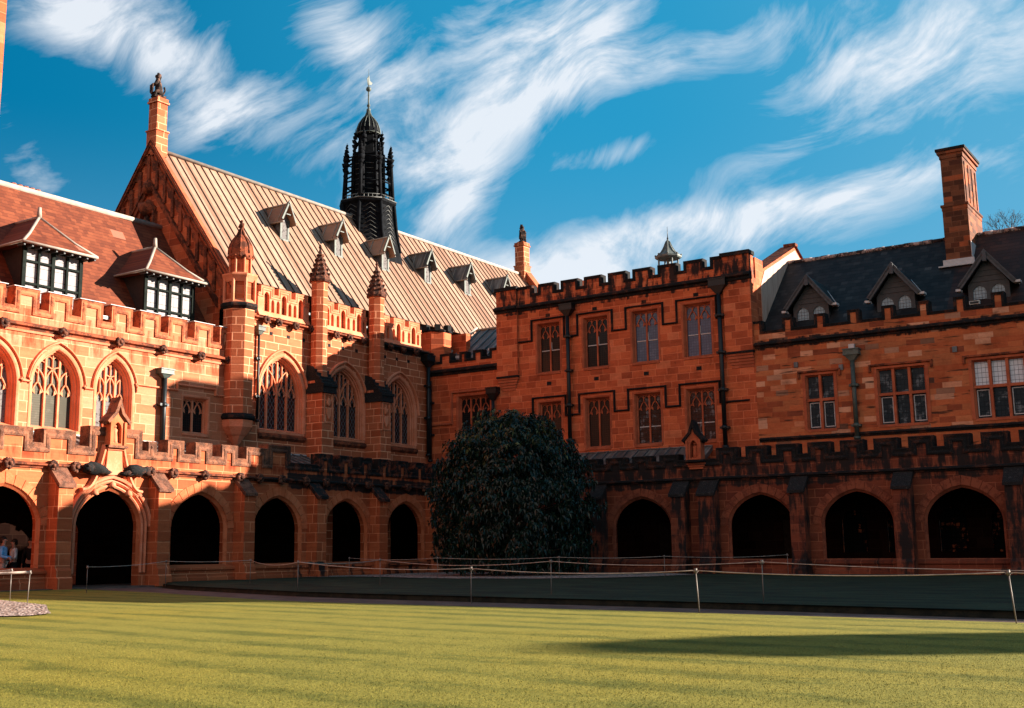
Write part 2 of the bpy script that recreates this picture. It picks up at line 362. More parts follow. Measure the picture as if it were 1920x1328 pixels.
    def blob(s, c, r, seed=0, amp=.25, sub=2, mi=0, sc=(1, 1, 1), freq=3.0):
        bm = bmesh.new(); bmesh.ops.create_icosphere(bm, subdivisions=sub, radius=1)
        vs = []
        for v in bm.verts:
            k = 1 + amp * mnoise.noise(v.co * freq + Vector((seed * 3.7, seed, 0))) * 2
            vs.append((c[0] + v.co.x * r * k * sc[0], c[1] + v.co.y * r * k * sc[1], c[2] + v.co.z * r * k * sc[2]))
        s.add(vs, [tuple(v.index for v in f.verts) for f in bm.faces], mi, True); bm.free()
    def data(s, name, mats):
        me = bpy.data.meshes.new(name); me.from_pydata(s.v, [], s.f)
        for m in (mats if isinstance(mats, (list, tuple)) else [mats]): me.materials.append(M[m] if isinstance(m, str) else m)
        me.polygons.foreach_set('material_index', s.mi); me.polygons.foreach_set('use_smooth', s.sm)
        me.update(); return me

UC = {}
def root(name, label, cat, loc, rz=0.0, group=None, uc=0.0):
    o = bpy.data.objects.new(name, None); COL.objects.link(o); o.location = loc; o.rotation_euler = (0, 0, rz)
    o.empty_display_size = .5
    o['label'] = label; o['category'] = cat
    if group: o['group'] = group
    UC[o.name] = uc; return o
def part(name, mesh, mats, parent=None, loc=(0, 0, 0), label=None, rz=0.0):
    me = mesh if isinstance(mesh, bpy.types.Mesh) else mesh.data(name, mats)
    o = bpy.data.objects.new(name, me); COL.objects.link(o)
    if parent is not None: o.parent = parent
    o.location = (loc[0] - UC.get(parent.name, 0) if parent is not None else loc[0], loc[1], loc[2])
    o.rotation_euler = (0, 0, rz)
    if label: o['label'] = label
    return o
def single(name, mesh, mats, label, cat, loc=(0, 0, 0), group=None, rz=0.0):
    o = part(name, mesh, mats, None, loc); o['label'] = label; o['category'] = cat; o.rotation_euler = (0, 0, rz)
    if group: o['group'] = group
    return o
def structure(name, mesh, mats, kind='structure'):
    o = part(name, mesh, mats); o['kind'] = kind; return o
def again(src, parent, loc, label=None, kids=True):
    """linked copy of a part (and its sub-parts)"""
    c = src.copy(); COL.objects.link(c); c.parent = parent
    c.location = (loc[0] - UC.get(parent.name, 0), loc[1], loc[2])
    for k in [k for k in src.children]:
        d = k.copy(); COL.objects.link(d); d.parent = c
    return c
LROT = PI / 2

# ------------------------------------------------------------------ outlines
def arch(cx, hw, zs, za, kind='low', n=12):
    """curve from the left springing to the right one"""
    pts = []
    h = za - zs
    if kind == 'gothic':
        r = (h * h + hw * hw) / (2 * hw)
        a1 = math.atan2(h, r - hw)
        L = [(cx - hw + r - r * math.cos(a1 * i / n), zs + r * math.sin(a1 * i / n)) for i in range(n + 1)]
        return L + [(2 * cx - p[0], p[1]) for p in L[-2::-1]]
    L = []
    for i in range(n + 1):
        s_ = math.cos(PI / 2 * i / n)
        z = h * (.82 * math.sqrt(max(0, 1 - s_ ** 2.2)) + .18 * (1 - s_))
        L.append((cx - hw * s_, zs + z))
    return L + [(2 * cx - p[0], p[1]) for p in L[-2::-1]]
def archz(x, cx, hw, zs, za, kind):
    P = arch(cx, hw, zs, za, kind)
    for a, b in zip(P, P[1:]):
        if a[0] - 1e-6 <= x <= b[0] + 1e-6: return a[1] + (b[1] - a[1]) * (x - a[0]) / max(1e-6, b[0] - a[0])
    return zs
def hole(cx, hw, zb, zs, za, kind='low', n=12): return [(cx - hw, zb)] + arch(cx, hw, zs, za, kind, n) + [(cx + hw, zb)]
def rect(x0, x1, z0, z1): return [(x0, z0), (x0, z1), (x1, z1), (x1, z0)]
def crenel(x0, x1, merlons, zlo, zhi):
    """top line from x0 to x1 through a list of (a, b[, top]) merlons"""
    pts = [(x0, zlo)] if not merlons or merlons[0][0] > x0 + 1e-3 else []
    for m in merlons:
        a, b = max(m[0], x0), min(m[1], x1); t = m[2] if len(m) > 2 else zhi
        if a > x0 + 1e-3: pts.append((a, zlo))
        pts += [(a, t), (b, t)]
        if b < x1 - 1e-3: pts.append((b, zlo))
    if pts[-1][0] < x1 - 1e-3: pts.append((x1, zlo))
    out = []
    for p in pts:
        if not out or abs(p[0] - out[-1][0]) + abs(p[1] - out[-1][1]) > 1e-4: out.append(p)
    return out
def parapet(parent, x0, x1, zbase, merlons, zlo, zhi, mats, copemat, th=.4, cw=.13, frame=False, y0=0.0, label=None):
    ins = cw * .92   # the coping wraps the sides of each merlon
    merlons = [((q[0] + ins if q[0] > x0 + .02 else q[0]), (q[1] - ins if q[1] < x1 - .02 else q[1]), *q[2:]) for q in merlons]
    merlons = [q for q in merlons if q[1] - q[0] > .08]
    top = crenel(x0, x1, merlons, zlo, zhi)
    m = Mesh(); m.plate([(x0, zbase)] + top + [(x1, zbase)], (), y0, y0 + th)
    p = part('parapet', m, mats, parent, label=label)
    c = Mesh(); c.mould(top, [(.0, y0 - .03), (cw * .8, y0 - .07), (cw, y0 - .02), (cw, y0 + th + .05), (0, y0 + th + .05), (-.03, y0 + th), (-.03, y0 - .03)])
    if frame: c.mould(top, [(-.17, y0 - .006), (-.17, y0 - .05), (-.10, y0 - .075), (-.02, y0 - .05), (-.02, y0 - .006)])
    part('coping', c, copemat, p); return p
def string(parent, x0, x1, z0, z1, mat, out=.16, y0=0.0, name='string_course', ends=True):
    m = Mesh(); h = z1 - z0
    m.yzprism([(y0 + .02, z0), (y0 - .05, z0), (y0 - .07, z0 + h * .3), (y0 - out, z0 + h * .45), (y0 - out, z0 + h * .7), (y0 + .02, z1)], x0, x1)
    return part(name, m, mat, parent)
# shared small pieces
def boss_data(seed):
    m = Mesh(); random.seed(seed)
    for i in range(9):
        a = 2 * PI * i / 8; r = .12 if i < 8 else 0
        m.blob((r * math.cos(a), -.06 - (.07 if i == 8 else 0), r * math.sin(a)), .10, seed + i, .3, 1, sc=(1, 1.1, 1))
    return m.data('boss', 'boss')
BOSS = [boss_data(3), boss_data(11)]

# ------------------------------------------------------------------ windows (all in facade coordinates)
def tracery(m, x0, x1, zb, ztop, n, zh, y0, y1, bw=.09, gothic=None, sub=True, sill=True):
    lw = (x1 - x0) / n
    def zt(x): return archz(x, *gothic) if gothic else ztop
    for i in range(1, n):
        x = x0 + lw * i; m.box(x - bw / 2, x + bw / 2, y0, y1, zb, zt(x) - .01)
    for i in range(n):
        a = x0 + lw * i; b = a + lw; c = (a + b) / 2; rise = lw * .62
        top = min(zh + rise, zt(c) - .02)
        for s_ in (0, 1):
            q = []
            for k in range(8):
                t = k / 7; xx = (a + (c - a) * t) if s_ == 0 else (b - (b - c) * t)
                q.append((xx, zh + (top - zh) * (.5 - .5 * math.cos(PI * t)) if sub else zh + (top - zh) * math.sin(PI / 2 * t)))
            m.ribbon(q, bw * .50, y0 + .015, y1 - .015)
        for s_ in (-1, 1):   # cusps under the head
            m.add([(c + s_ * lw * .36, y0 + .03, zh + .02), (c + s_ * lw * .16, y0 + .03, zh - lw * .10), (c + s_ * lw * .20, y0 + .03, zh + rise * .38)], [(0, 1, 2)])
            m.add([(c + s_ * lw * .36, y1 - .03, zh + .02), (c + s_ * lw * .16, y1 - .03, zh - lw * .10), (c + s_ * lw * .20, y1 - .03, zh + rise * .38)], [(2, 1, 0)])
        if sub and top < zt(c) - .1:
            m.box(c - bw * .22, c + bw * .22, y0 + .015, y1 - .015, top - .03, zt(c) - .01)
            for xx in ((a + c) / 2, (c + b) / 2):
                zz = zt(xx)
                if zz - top > .12:
                    q = arch(xx, lw * .25, zz - lw * .34, zz - .02 if not gothic else zz - lw * .05, 'gothic', 4); m.ribbon(q, bw * .35, y0 + .03, y1 - .03)
    # frame round the edge
def frame_edge(m, loop, w, y0, y1): m.ribbon(loop, w, y0, y1, closed=True, off=0)

def rect_window(parent, x0, x1, z0, z1, n, zh, glassmat, stonemat='trim', deep=.32, sash=None, hood=True, label=None):
    m = Mesh()
    # stepped stone surround inside the opening
    path = [(x0, z0), (x0, z1), (x1, z1), (x1, z0)]
    m.mould(path, [(0, .001), (.05, -.015), (.10, -.015), (.10, .02)], 0)          # raised architrave
    m.mould(path, [(0, .0), (-.05, .10), (-.05, .16), (-.10, .20), (-.10, deep + .05), (0, deep + .05)], 0)
    tracery(m, x0 + .10, x1 - .10, z0, z1 - .10, n, zh, deep - .12, deep, .08)
    m.yzprism([(deep, z0 + .10), (-.04, z0 - .02), (-.04, z0 - .12), (.0, z0 - .14), (deep, z0 - .14)], x0 - .02, x1 + .02, 0)
    w = part('window', m, stonemat, parent, label=label)
    g = Mesh(); g.box(x0 + .02, x1 - .02, deep - .05, deep + .02, z0, z1 - .02); part('pane', g, glassmat, w)
    if sash:
        q = Mesh(); lw = (x1 - x0 - .2) / n
        for i in range(n):
            a = x0 + .1 + lw * i + .05; b = a + lw - .10; zz = z0 + sash * (z1 - z0)
            q.box(a, b, deep - .085, deep - .055, zz - .02, zz + .02)
            if i == n - 1 and sash > .4: q.box(a, a + .025, deep - .085, deep - .055, zz, zz + .42)
        part('sash_bar', q, 'white', w)
    return w

def arch_window(parent, cx, hw, z0, zs, za, kind, n, zh, glassmat, stonemat='trim', deep=.45, big=False, label=None):
    m = Mesh(); path = hole(cx, hw, z0, zs, za, kind)
    m.mould(path, [(0, .001), (.06, -.02), (.13, -.02), (.13, .03)], 0)
    m.mould(path, [(0, 0), (-.04, .05), (-.04, .12), (-.09, .14), (-.09, .22), (-.15, .26), (-.15, deep), (0, deep)], 0)
    i = .14
    ihw = hw - i; iza = za - i * 1.25; izs = zs - .02
    tracery(m, cx - ihw, cx + ihw, z0 + .02, iza, n, zh, deep - .16, deep - .03, .085 if big else .08, (cx, ihw, izs, iza, kind))
    # intersecting arcs springing from the mullions
    lw = 2 * ihw / n
    def arc(xa, dirn, span):
        q = []
        for k in range(11):
            t = k / 10; x = xa + dirn * span * (1 - math.cos(t * PI / 2)); z = izs + .05 + span * 1.25 * math.sin(t * PI / 2)
            if abs(x - cx) > ihw or z > archz(x, cx, ihw, izs, iza, kind) - .01: break
            q.append((x, z))
        if len(q) > 2: m.ribbon(q, .042, deep - .15, deep - .04)
    if n == 3:
        for d in (-1, 1): arc(cx - d * lw * .5, d, lw); arc(cx - d * lw * .5, -d, lw * .9)
    else:
        for d in (-1, 1): arc(cx, d, lw * 1.6); arc(cx - d * (ihw - .02), d, lw * 2.05)
    m.yzprism([(deep, z0 + .14), (-.05, z0 - .04), (-.05, z0 - .13), (.0, z0 - .16), (deep, z0 - .16)], cx - hw - .02, cx + hw + .02, 0)
    w = part('window', m, stonemat, parent, label=label)
    g = Mesh(); g.plate(hole(cx, hw - .05, z0, zs, za - .05, kind), (), deep - .06, deep + .02); part('pane', g, glassmat, w)
    return w
HOODP = [(0, .001), (0, -.05), (.03, -.11), (.09, -.11), (.12, -.02), (.12, .001)]
def hood(parent, pts, mat, name='hood_mould', prof=HOODP):
    m = Mesh(); m.mould(pts, prof); return part(name, m, mat, parent)

def pipe(parent, x, zt, zb, mat='iron', y=-.16, hop=None, hopmat=None, r=.065, slant=0):
    m = Mesh(); m.tube([(x, y, zt), (x, y, zb)], r, 8)
    z = zt - 1.2
    while z > zb + .4:
        m.box(x - r * 2.0, x + r * 2.0, y - r * .6, y + .16, z - .05, z + .05); m.tube([(x, y, z - .09), (x, y, z + .09)], r * 1.3, 8); z -= 1.75
    m.tube([(x, y, zb + .12), (x, y, zb)], r * 1.5, 8)
    p = part('rain_pipe', m, mat, parent)
    if hop:
        h = Mesh(); w, hh = hop
        h.add([(x - w, y - .2, zt + hh), (x + w, y - .2, zt + hh), (x + w, .0, zt + hh), (x - w, .0, zt + hh),
               (x - w, y - .2, zt + hh * .45), (x + w, y - .2, zt + hh * .45), (x + w, .0, zt + hh * .45), (x - w, .0, zt + hh * .45),
               (x - .09, y - .09, zt - hh * .4), (x + .09, y - .09, zt - hh * .4), (x + .09, y + .09, zt - hh * .4), (x - .09, y + .09, zt - hh * .4)],
              [(0, 1, 2, 3), (0, 4, 5, 1), (1, 5, 6, 2), (3, 7, 4, 0), (4, 8, 9, 5), (5, 9, 10, 6), (7, 11, 8, 4), (2, 6, 7, 3)])
        h.box(x - w - .03, x + w + .03, y - .23, .0, zt + hh, zt + hh + .05); h.box(x - w - .02, x + w + .02, y - .22, .0, zt + hh * .45 - .04, zt + hh * .45)
        part('hopper_head', h, hopmat or mat, p)
    return p

# ================================================================== SETTING
def poly_sheet(pts, z, mat, name, n=None):
    m = Mesh(); tri = tessellate_polygon([[Vector((p[0], p[1], 0)) for p in pts]])
    m.add([(p[0], p[1], z) for p in pts], [tuple(t) for t in tri]); return m
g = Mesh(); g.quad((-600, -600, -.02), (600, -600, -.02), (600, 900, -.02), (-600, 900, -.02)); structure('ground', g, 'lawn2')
front = [(-35.2, 26.3), (-29, 24.7), (-25.0, 23.2), (-21.6, 22.0), (-19.4, 21.62), (-16, 21.45), (-13.2, 21.35), (-8.5, 21.05), (-3.9, 20.6), (4, 19.6), (24, 17.2)]
back = [(-35.2, 29.4), (-33.0, 28.4), (-30.5, 27.0), (-26.8, 25.7), (-22.8, 24.3), (-19.8, 23.75), (-15, 23.2), (-10.3, 22.75), (-4.1, 21.75), (4, 20.8), (24, 18.4)]
lm = poly_sheet([(-35.2, -30)] + [(-35.2, 26.3)] + front[1:] + [(24, -30)], .004, 'lawn', 'lawn'); structure('lawn', lm, 'lawn')
# standing blades on the part of the lawn nearest the viewer
gbm = Mesh(); random.seed(21); gv = []; gf = []
while len(gf) < 115000:
    d_ = 6.5 + 11.5 * random.random() ** .75; a_ = R(random.uniform(-64, -4)); x_, y_ = d_ * math.sin(a_), d_ * math.cos(a_)
    if random.random() > 1.15 - (d_ - 6.5) / 11.5: continue
    h_ = random.uniform(.009, .021); t_ = random.uniform(0, 2 * PI); w_ = random.uniform(.0018, .0036); lx, ly = random.uniform(-.014, .014), random.uniform(-.014, .014); b_ = len(gv)
    gv += [(x_ - w_ * math.cos(t_), y_ - w_ * math.sin(t_), .003), (x_ + w_ * math.cos(t_), y_ + w_ * math.sin(t_), .003), (x_ + lx, y_ + ly, h_)]; gf.append((b_, b_ + 1, b_ + 2))
gme = bpy.data.meshes.new('grass_blades'); gme.from_pydata(gv, [], gf); gme.materials.append(M['blades']); go_ = bpy.data.objects.new('grass_blades', gme); COL.objects.link(go_)
go_['kind'] = 'stuff'; go_['label'] = 'short standing grass blades on the sunny mown lawn'; go_['category'] = 'grass'
pm = poly_sheet(front + back[::-1], -.006, 'path', 'path'); structure('path', pm, 'path')
ap = Mesh(); ap.quad((-35.2, 26.0, .006), (-33.2, 25.9, .006), (-32.6, 28.3, .006), (-35.2, 29.9, .006)); 
# raised far lawn with a cut turf edge
fl = back[1:-1]
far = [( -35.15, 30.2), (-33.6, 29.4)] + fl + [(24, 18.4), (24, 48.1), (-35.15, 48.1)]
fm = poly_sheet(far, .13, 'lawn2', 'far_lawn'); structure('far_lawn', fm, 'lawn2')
em = Mesh()
edge = far[:2] + fl + [(24, 18.4)]
for a, b in zip(edge, edge[1:]): em.add([(a[0], a[1], -.02), (b[0], b[1], -.02), (b[0], b[1] + .07, .128), (a[0], a[1] + .07, .128)], [(0, 1, 2, 3)])
structure('turf_edge', em, 'earth')
gb = [(-35.1, 37.5), (-33.4, 38.7), (-31.6, 38.9), (-29, 37.6), (-26.5, 37.2), (-23.6, 37.9), (-21.6, 39.8), (-20.8, 42.4), (-20.6, 45.8), (-23, 48.0), (-35.1, 48.0)]
gm = poly_sheet(gb, .15, 'gravel', 'gravel'); structure('gravel_bed', gm, 'gravel')
g2 = [(-20.9, 13.6), (-20.4, 14.3), (-20.7, 15.0), (-22.2, 16.0), (-24.2, 17.4), (-28.5, 18.9), (-33, 18.5), (-34.6, 14), (-30, 10), (-24, 11.4)]
gm2 = poly_sheet(g2, .03, 'gravel', 'gravel'); structure('gravel_bed', gm2, 'gravel')
# cloister floors
fl_ = Mesh(); fl_.box(-38.2, -34.75, 0, 51.0, -.04, .03); fl_.box(-34.75, 60, 48.25, 51.0, -.04, .031); structure('pavement', fl_, 'path')

# ================================================================== CLOISTER ARCADE (left side, faces east)
def arcade_bits(rt, centers, hw, portal, wallmat, ringmat, butts, buttmat, capmat, x0, x1, stringmat, copemat, merl, zlo, zhi, lowmat, extra_top=None, solid=None):
    holes = []
    for c in centers:
        holes.append(hole(c, hw, .02 if c == portal else .70, 2.15, 3.55))
    m = Mesh(); m.plate([(x0, 0), (x0, 4.18), (x1, 4.18), (x1, 0)], holes, 0, .40)
    w = part('wall', m, wallmat, rt)
    for c in centers:
        r = Mesh(); P = arch(c, hw, 2.15, 3.55, 'low', 14)
        r.mould([(c - hw, .72)] + P + [(c + hw, .72)], [(.0, -.001), (.0, -.012), (-.03, .03), (-.10, .10), (-.10, .12), (.0, .12)])
        if c != portal:
            # voussoirs, each with a fine joint
            P = arch(c, hw + .02, 2.15, 3.57, 'low', 7)
            Q = arch(c, hw + .36, 2.15, 3.93, 'low', 7)
            for i in range(len(P) - 1):
                a, b, d, e = (Vector(P[i]), Vector(P[i + 1]), Vector(Q[i + 1]), Vector(Q[i]))
                k = .035
                q = [a.lerp(b, k), b.lerp(a, k), d.lerp(e, k), e.lerp(d, k)]
                r.add([(p.x, -.03, p.y) for p in q] + [(p.x, .01, p.y) for p in q], [(0, 1, 2, 3), (0, 4, 5, 1), (1, 5, 6, 2), (2, 6, 7, 3), (3, 7, 4, 0)])
        part('arch_ring', r, ringmat, rt)
        if c != portal:
            l = Mesh(); l.yzprism([(.42, .74), (.05, .74), (-.16, .62), (-.16, .54), (-.08, .50), (-.08, .30), (-.14, .24), (-.14, 0), (.42, 0)], c - hw - .35, c + hw + .35); part('low_wall', l, lowmat, rt)
    src = None
    for b in butts:
        u, wd = b if isinstance(b, tuple) else (b, .6)
        k = Mesh(); h = wd / 2
        k.yzprism([(.05, 0), (-.78, 0), (-.78, .36), (-.70, .42), (-.70, .62), (-.60, .74), (-.60, 3.46), (.05, 4.05)], -h, h)
        p = part('buttress', k, buttmat, rt, (u, 0, 0))
        c = Mesh(); c.yzprism([(.0, 4.26), (-.69, 3.56), (-.69, 3.44), (-.60, 3.46), (-.45, 3.62), (0, 4.05)], -h - .05, h + .05); part('weathering', c, capmat, p)
        UC[p.name] = 0
    string(rt, x0, x1, 4.10, 4.31, stringmat, .17)
    parapet(rt, x0, x1, 4.18, merl, zlo, zhi, wallmat, copemat, .42, .15, frame=True)
    return w

arcL = root('cloister_arcade', 'sandstone cloister arcade with an ogee portal and battlements, sunlit at its near end', 'arcade', (-35.3, 27.8, 0), LROT, 'cloister arcades round the lawn', 27.8)
cl = [6.2, 10.5, 14.85, 19.2, 23.5, 27.8, 32.15, 36.5, 40.9, 45.25]
bl_ = [8.35, 12.7, 17.0, 21.3, 25.50, 29.86, 34.25, 38.58, 42.82, 47.1]
merl = []
u = 31.02 - 1.40 * 12
base = [(5.2 + 1.4 * k, 5.2 + 1.4 * k + .9) for k in range(0, 14)]
merl = [m_ for m_ in base if m_[1] < 24.0] + [(23.05, 24.45), (24.85, 26.2)]
merl += [(26.75, 29.15, 5.58)]
merl += [(29.42, 29.85, 5.2)]
merl += [(30.35, 31.2), (31.75, 32.65), (33.15, 34.05), (34.5, 35.75)]
merl = [m_ for m_ in merl if not (m_[0] < 23.05 < m_[1] + .3 and m_[0] < 23)] 
hi = [(35.75, 37.15, 5.52)]
merl2 = [(37.6 + 1.38 * k, 37.6 + 1.38 * k + .86) for k in range(1, 8)]
allm = merl + hi + merl2
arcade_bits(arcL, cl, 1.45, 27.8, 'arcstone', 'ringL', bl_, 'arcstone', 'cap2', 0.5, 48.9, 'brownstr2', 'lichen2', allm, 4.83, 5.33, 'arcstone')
for i, b in enumerate([23.5, 25.22, 26.16, 29.5, 30.6, 32.2, 34.1, 35.2, 36.5, 38.0, 39.3, 40.9, 42.2, 43.6, 45.2, 46.5]):
    part('boss', BOSS[i % 2], None, arcL, (b, -.12, 4.2))
# gargoyles either side of the portal gable
for s_ in (-1, 1):
    m = Mesh(); x = 27.8 + s_ * .92
    m.blob((x, -.28, 4.17), .27, 5 + s_, .3, 2, sc=(1.7, 1, .8)); m.blob((x + s_ * .35, -.33, 4.2), .19, 9, .35, 2); m.blob((x - s_ * .42, -.3, 4.08), .16, 2, .35, 2, sc=(1.5, 1, .7))
    m.tube([(x - s_ * .5, -.28, 4.05), (x - s_ * .1, -.38, 4.12), (x + s_ * .45, -.42, 4.28)], [.07, .13, .08], 7)
    part('gargoyle', m, 'soot', arcL)
# portal: moulded arch, ogee hood and statue niche
m = Mesh(); P = arch(27.8, 1.42, 2.15, 3.55, 'low', 14)
full = [(27.8 - 1.42, .5)] + P + [(27.8 + 1.42, .5)]
m.mould(full, [(.02, .0), (.02, -.05), (.07, -.09), (.12, -.05), (.12, 0)])
m.mould(full, [(.17, .0), (.17, -.07), (.22, -.13), (.28, -.07), (.28, 0)])
m.mould(P, [(.32, .0), (.32, -.16), (.40, -.20), (.44, -.12), (.44, 0)])
for a in (-.75, .0, .75):
    zz = archz(27.8 + a, 27.8, 1.42, 2.15, 3.55, 'low'); m.blob((27.8 + a, -.12, zz + .09), .12, 4, .4, 1)
for s_ in (-1, 1):
    q = []
    for k in range(13):
        t = k / 12; x = 1.32 - 1.02 * (t ** .75); z = 3.35 + 1.70 * (t ** 1.9)
        q.append((27.8 + s_ * x, z))
    if s_ == 1: q = q[::-1]
    m.mould(q, [(0, 0), (0, -.14), (.05, -.22), (.12, -.22), (.15, -.12), (.15, 0)]); m.mould(q, [(-.12, 0), (-.12, -.10), (-.07, -.15), (-.03, -.10), (-.03, 0)])
m.plate([(27.42, 4.0), (27.50, 5.02), (28.10, 5.02), (28.18, 4.0)], (), -.20, 0)
m.box(27.36, 28.24, -.32, 0, 4.98, 5.06); m.box(27.43, 28.17, -.27, 0, 4.90, 4.98)
part('portal_moulding', m, 'trim', arcL)
def niche(rt, u, z0, mat, topmat, figmat):
    m = Mesh(); h = 1.0
    m.plate([(u - .34, z0), (u - .34, z0 + .95), (u, z0 + 1.42), (u + .34, z0 + .95), (u + .34, z0)], [hole(u, .17, z0 + .08, z0 + .60, z0 + .86, 'gothic', 6)], -.30, .12)
    m.box(u - .3, u + .3, .0, .11, z0 + .02, z0 + .9)
    for s_ in (-1, 1): m.box(u + s_ * .31 - .05, u + s_ * .31 + .05, -.36, -.28, z0, z0 + .86)
    n_ = part('niche', m, mat, rt)
    c = Mesh(); c.mould([(u - .46, z0 + .80), (u - .30, z0 + .98), (u - .12, z0 + 1.16), (u, z0 + 1.50), (u + .12, z0 + 1.16), (u + .30, z0 + .98), (u + .46, z0 + .80)],
                        [(-.02, .14), (-.02, -.40), (.10, -.40), (.10, .14)])
    c.blob((u - .46, -.15, z0 + .84), .11, 1, .3, 1); c.blob((u + .46, -.15, z0 + .84), .11, 2, .3, 1); c.blob((u, -.13, z0 + 1.58), .10, 3, .3, 1)
    c.box(u - .44, u + .44, -.40, .0, z0 - .09, z0 + .0)
    part('canopy', c, topmat, n_)
    f = Mesh(); f.lathe(u, -.10, [(.13, z0 + .08), (.12, z0 + .3), (.10, z0 + .48), (.12, z0 + .58), (.05, z0 + .66)], 10, smooth=True); f.blob((u, -.12, z0 + .72), .075, 1, .1, 2)
    f.box(u - .14, u + .14, -.2, -.02, z0 + .08, z0 + .13)
    part('figure', f, figmat, n_)
niche(arcL, 27.8, 5.06, 'ringL', 'lichen2', 'trim')
def lean_roof(rt, x0, x1, depth, z0=4.78, z1=5.66, rib=.55, fm='white'):
    m = Mesh(); m.add([(x0, .42, z0), (x1, .42, z0), (x1, depth, z1), (x0, depth, z1), (x0, .42, z0 - .2), (x1, .42, z0 - .2), (x1, depth, z1 - .2), (x0, depth, z1 - .2)],
                      [(0, 1, 2, 3), (7, 6, 5, 4), (0, 4, 5, 1), (3, 2, 6, 7), (0, 3, 7, 4), (1, 5, 6, 2)])
    r = part('lean_to_roof', m, 'leadroof', rt)
    k = Mesh(); x = x0 + .3
    while x < x1:
        k.add([(x - .03, .42, z0), (x + .03, .42, z0), (x + .03, .42, z0 + .07), (x - .03, .42, z0 + .07), (x - .03, depth, z1), (x + .03, depth, z1), (x + .03, depth, z1 + .07), (x - .03, depth, z1 + .07)],
              [(0, 1, 2, 3), (4, 7, 6, 5), (0, 4, 5, 1), (1, 5, 6, 2), (2, 6, 7, 3), (3, 7, 4, 0)]); x += rib
    part('roof_seams', k, 'lead', r)
    f = Mesh(); f.box(x0, x1, depth - .06, depth - .005, z1, z1 + .05); part('flashing', f, fm, r)
lean_roof(arcL, 0.5, 51.0, 3.0)

# ================================================================== CLOISTER ARCADE (right side, faces south)
arcR = root('cloister_arcade', 'shaded soot blackened cloister arcade with battlements, behind the round tree', 'arcade', (-15, 48.8, 0), 0, 'cloister arcades round the lawn', -15)
cr = [-32.7, -28.6, -24.5, -18.87, -14.77, -10.68] + [-6.6 + 4.1 * k for k in range(0, 12)]
br = [(-34.8, .6), (-30.65, .6), (-26.55, .6), (-22.45, .68), (-21.1, .75), (-17.07, .62), (-12.82, .66), (-8.72, .6)] + [(-4.6 + 4.1 * k, .6) for k in range(0, 11)]
mr = [(-35.3, -34.5)] + [(-19.40 + 1.37 * k, -18.43 + 1.37 * k) for k in range(-11, 43)]
mr = [q for q in mr if not (-22.6 < q[0] < -21.0)]
mr.append((-22.6, -20.9, 5.28)); mr.sort()
mr = [q if not (-33.5 < q[0] < -23) else (q[0], q[1], 5.22) for q in mr]
fixed = []
for q in mr:
    if fixed and q[0] < fixed[-1][1] + .2: continue
    fixed.append(q)
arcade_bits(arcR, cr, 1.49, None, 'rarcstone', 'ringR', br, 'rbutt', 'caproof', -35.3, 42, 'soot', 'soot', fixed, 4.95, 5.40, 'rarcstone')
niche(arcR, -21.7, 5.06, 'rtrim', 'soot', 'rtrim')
m = Mesh()
for k in range(3): m.box(-22.15 + .06 * k, -21.25 - .06 * k, -.10 - .0 * k, .02, 4.86 - .1 * k, 4.94 - .1 * k)
part('niche_corbel', m, 'rtrim', arcR)
lean_roof(arcR, -34.8, -21.9, 2.3, 4.78, 5.86, fm='lead')
lean_roof(arcR, -21.5, 42, 2.3, 4.45, 4.95, fm='lead')

M['innershade'] = ashlar('cloister_stone_painted_shade', [(0, (.006, .003, .0025)), (.5, (.009, .004, .003)), (1, (.012, .0055, .004))], (.014, .007, .005), .8, .38, .02, stain=.6, rough=1.0)  # near-black stone: the shade inside the cloister is put into its colour
for q_ in M['innershade'].node_tree.nodes:
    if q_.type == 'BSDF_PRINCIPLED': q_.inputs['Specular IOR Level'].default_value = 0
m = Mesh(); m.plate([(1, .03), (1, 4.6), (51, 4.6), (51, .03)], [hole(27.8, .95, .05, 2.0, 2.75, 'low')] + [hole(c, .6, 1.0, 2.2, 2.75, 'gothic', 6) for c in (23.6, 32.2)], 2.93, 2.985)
part('inner_wall_shade', m, 'innershade', arcL)  # plate added before the wing wall, painting the shade behind the arches
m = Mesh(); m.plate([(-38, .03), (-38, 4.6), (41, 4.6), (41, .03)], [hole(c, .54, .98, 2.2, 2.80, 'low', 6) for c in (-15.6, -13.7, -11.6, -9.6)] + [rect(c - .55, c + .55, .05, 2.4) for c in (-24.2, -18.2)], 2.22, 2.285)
part('inner_wall_shade', m, 'innershade', arcR)  # same added plate on this side, its shade painted in
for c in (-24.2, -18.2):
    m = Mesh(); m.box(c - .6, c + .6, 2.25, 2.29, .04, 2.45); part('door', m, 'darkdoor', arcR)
m = Mesh(); m.box(1, 48, .62, 2.9, 4.3, 4.4); part('vault', m, 'innershade', arcL)
m = Mesh(); m.box(-37, 41, .62, 2.2, 4.3, 4.4); part('vault', m, 'innershade', arcR)

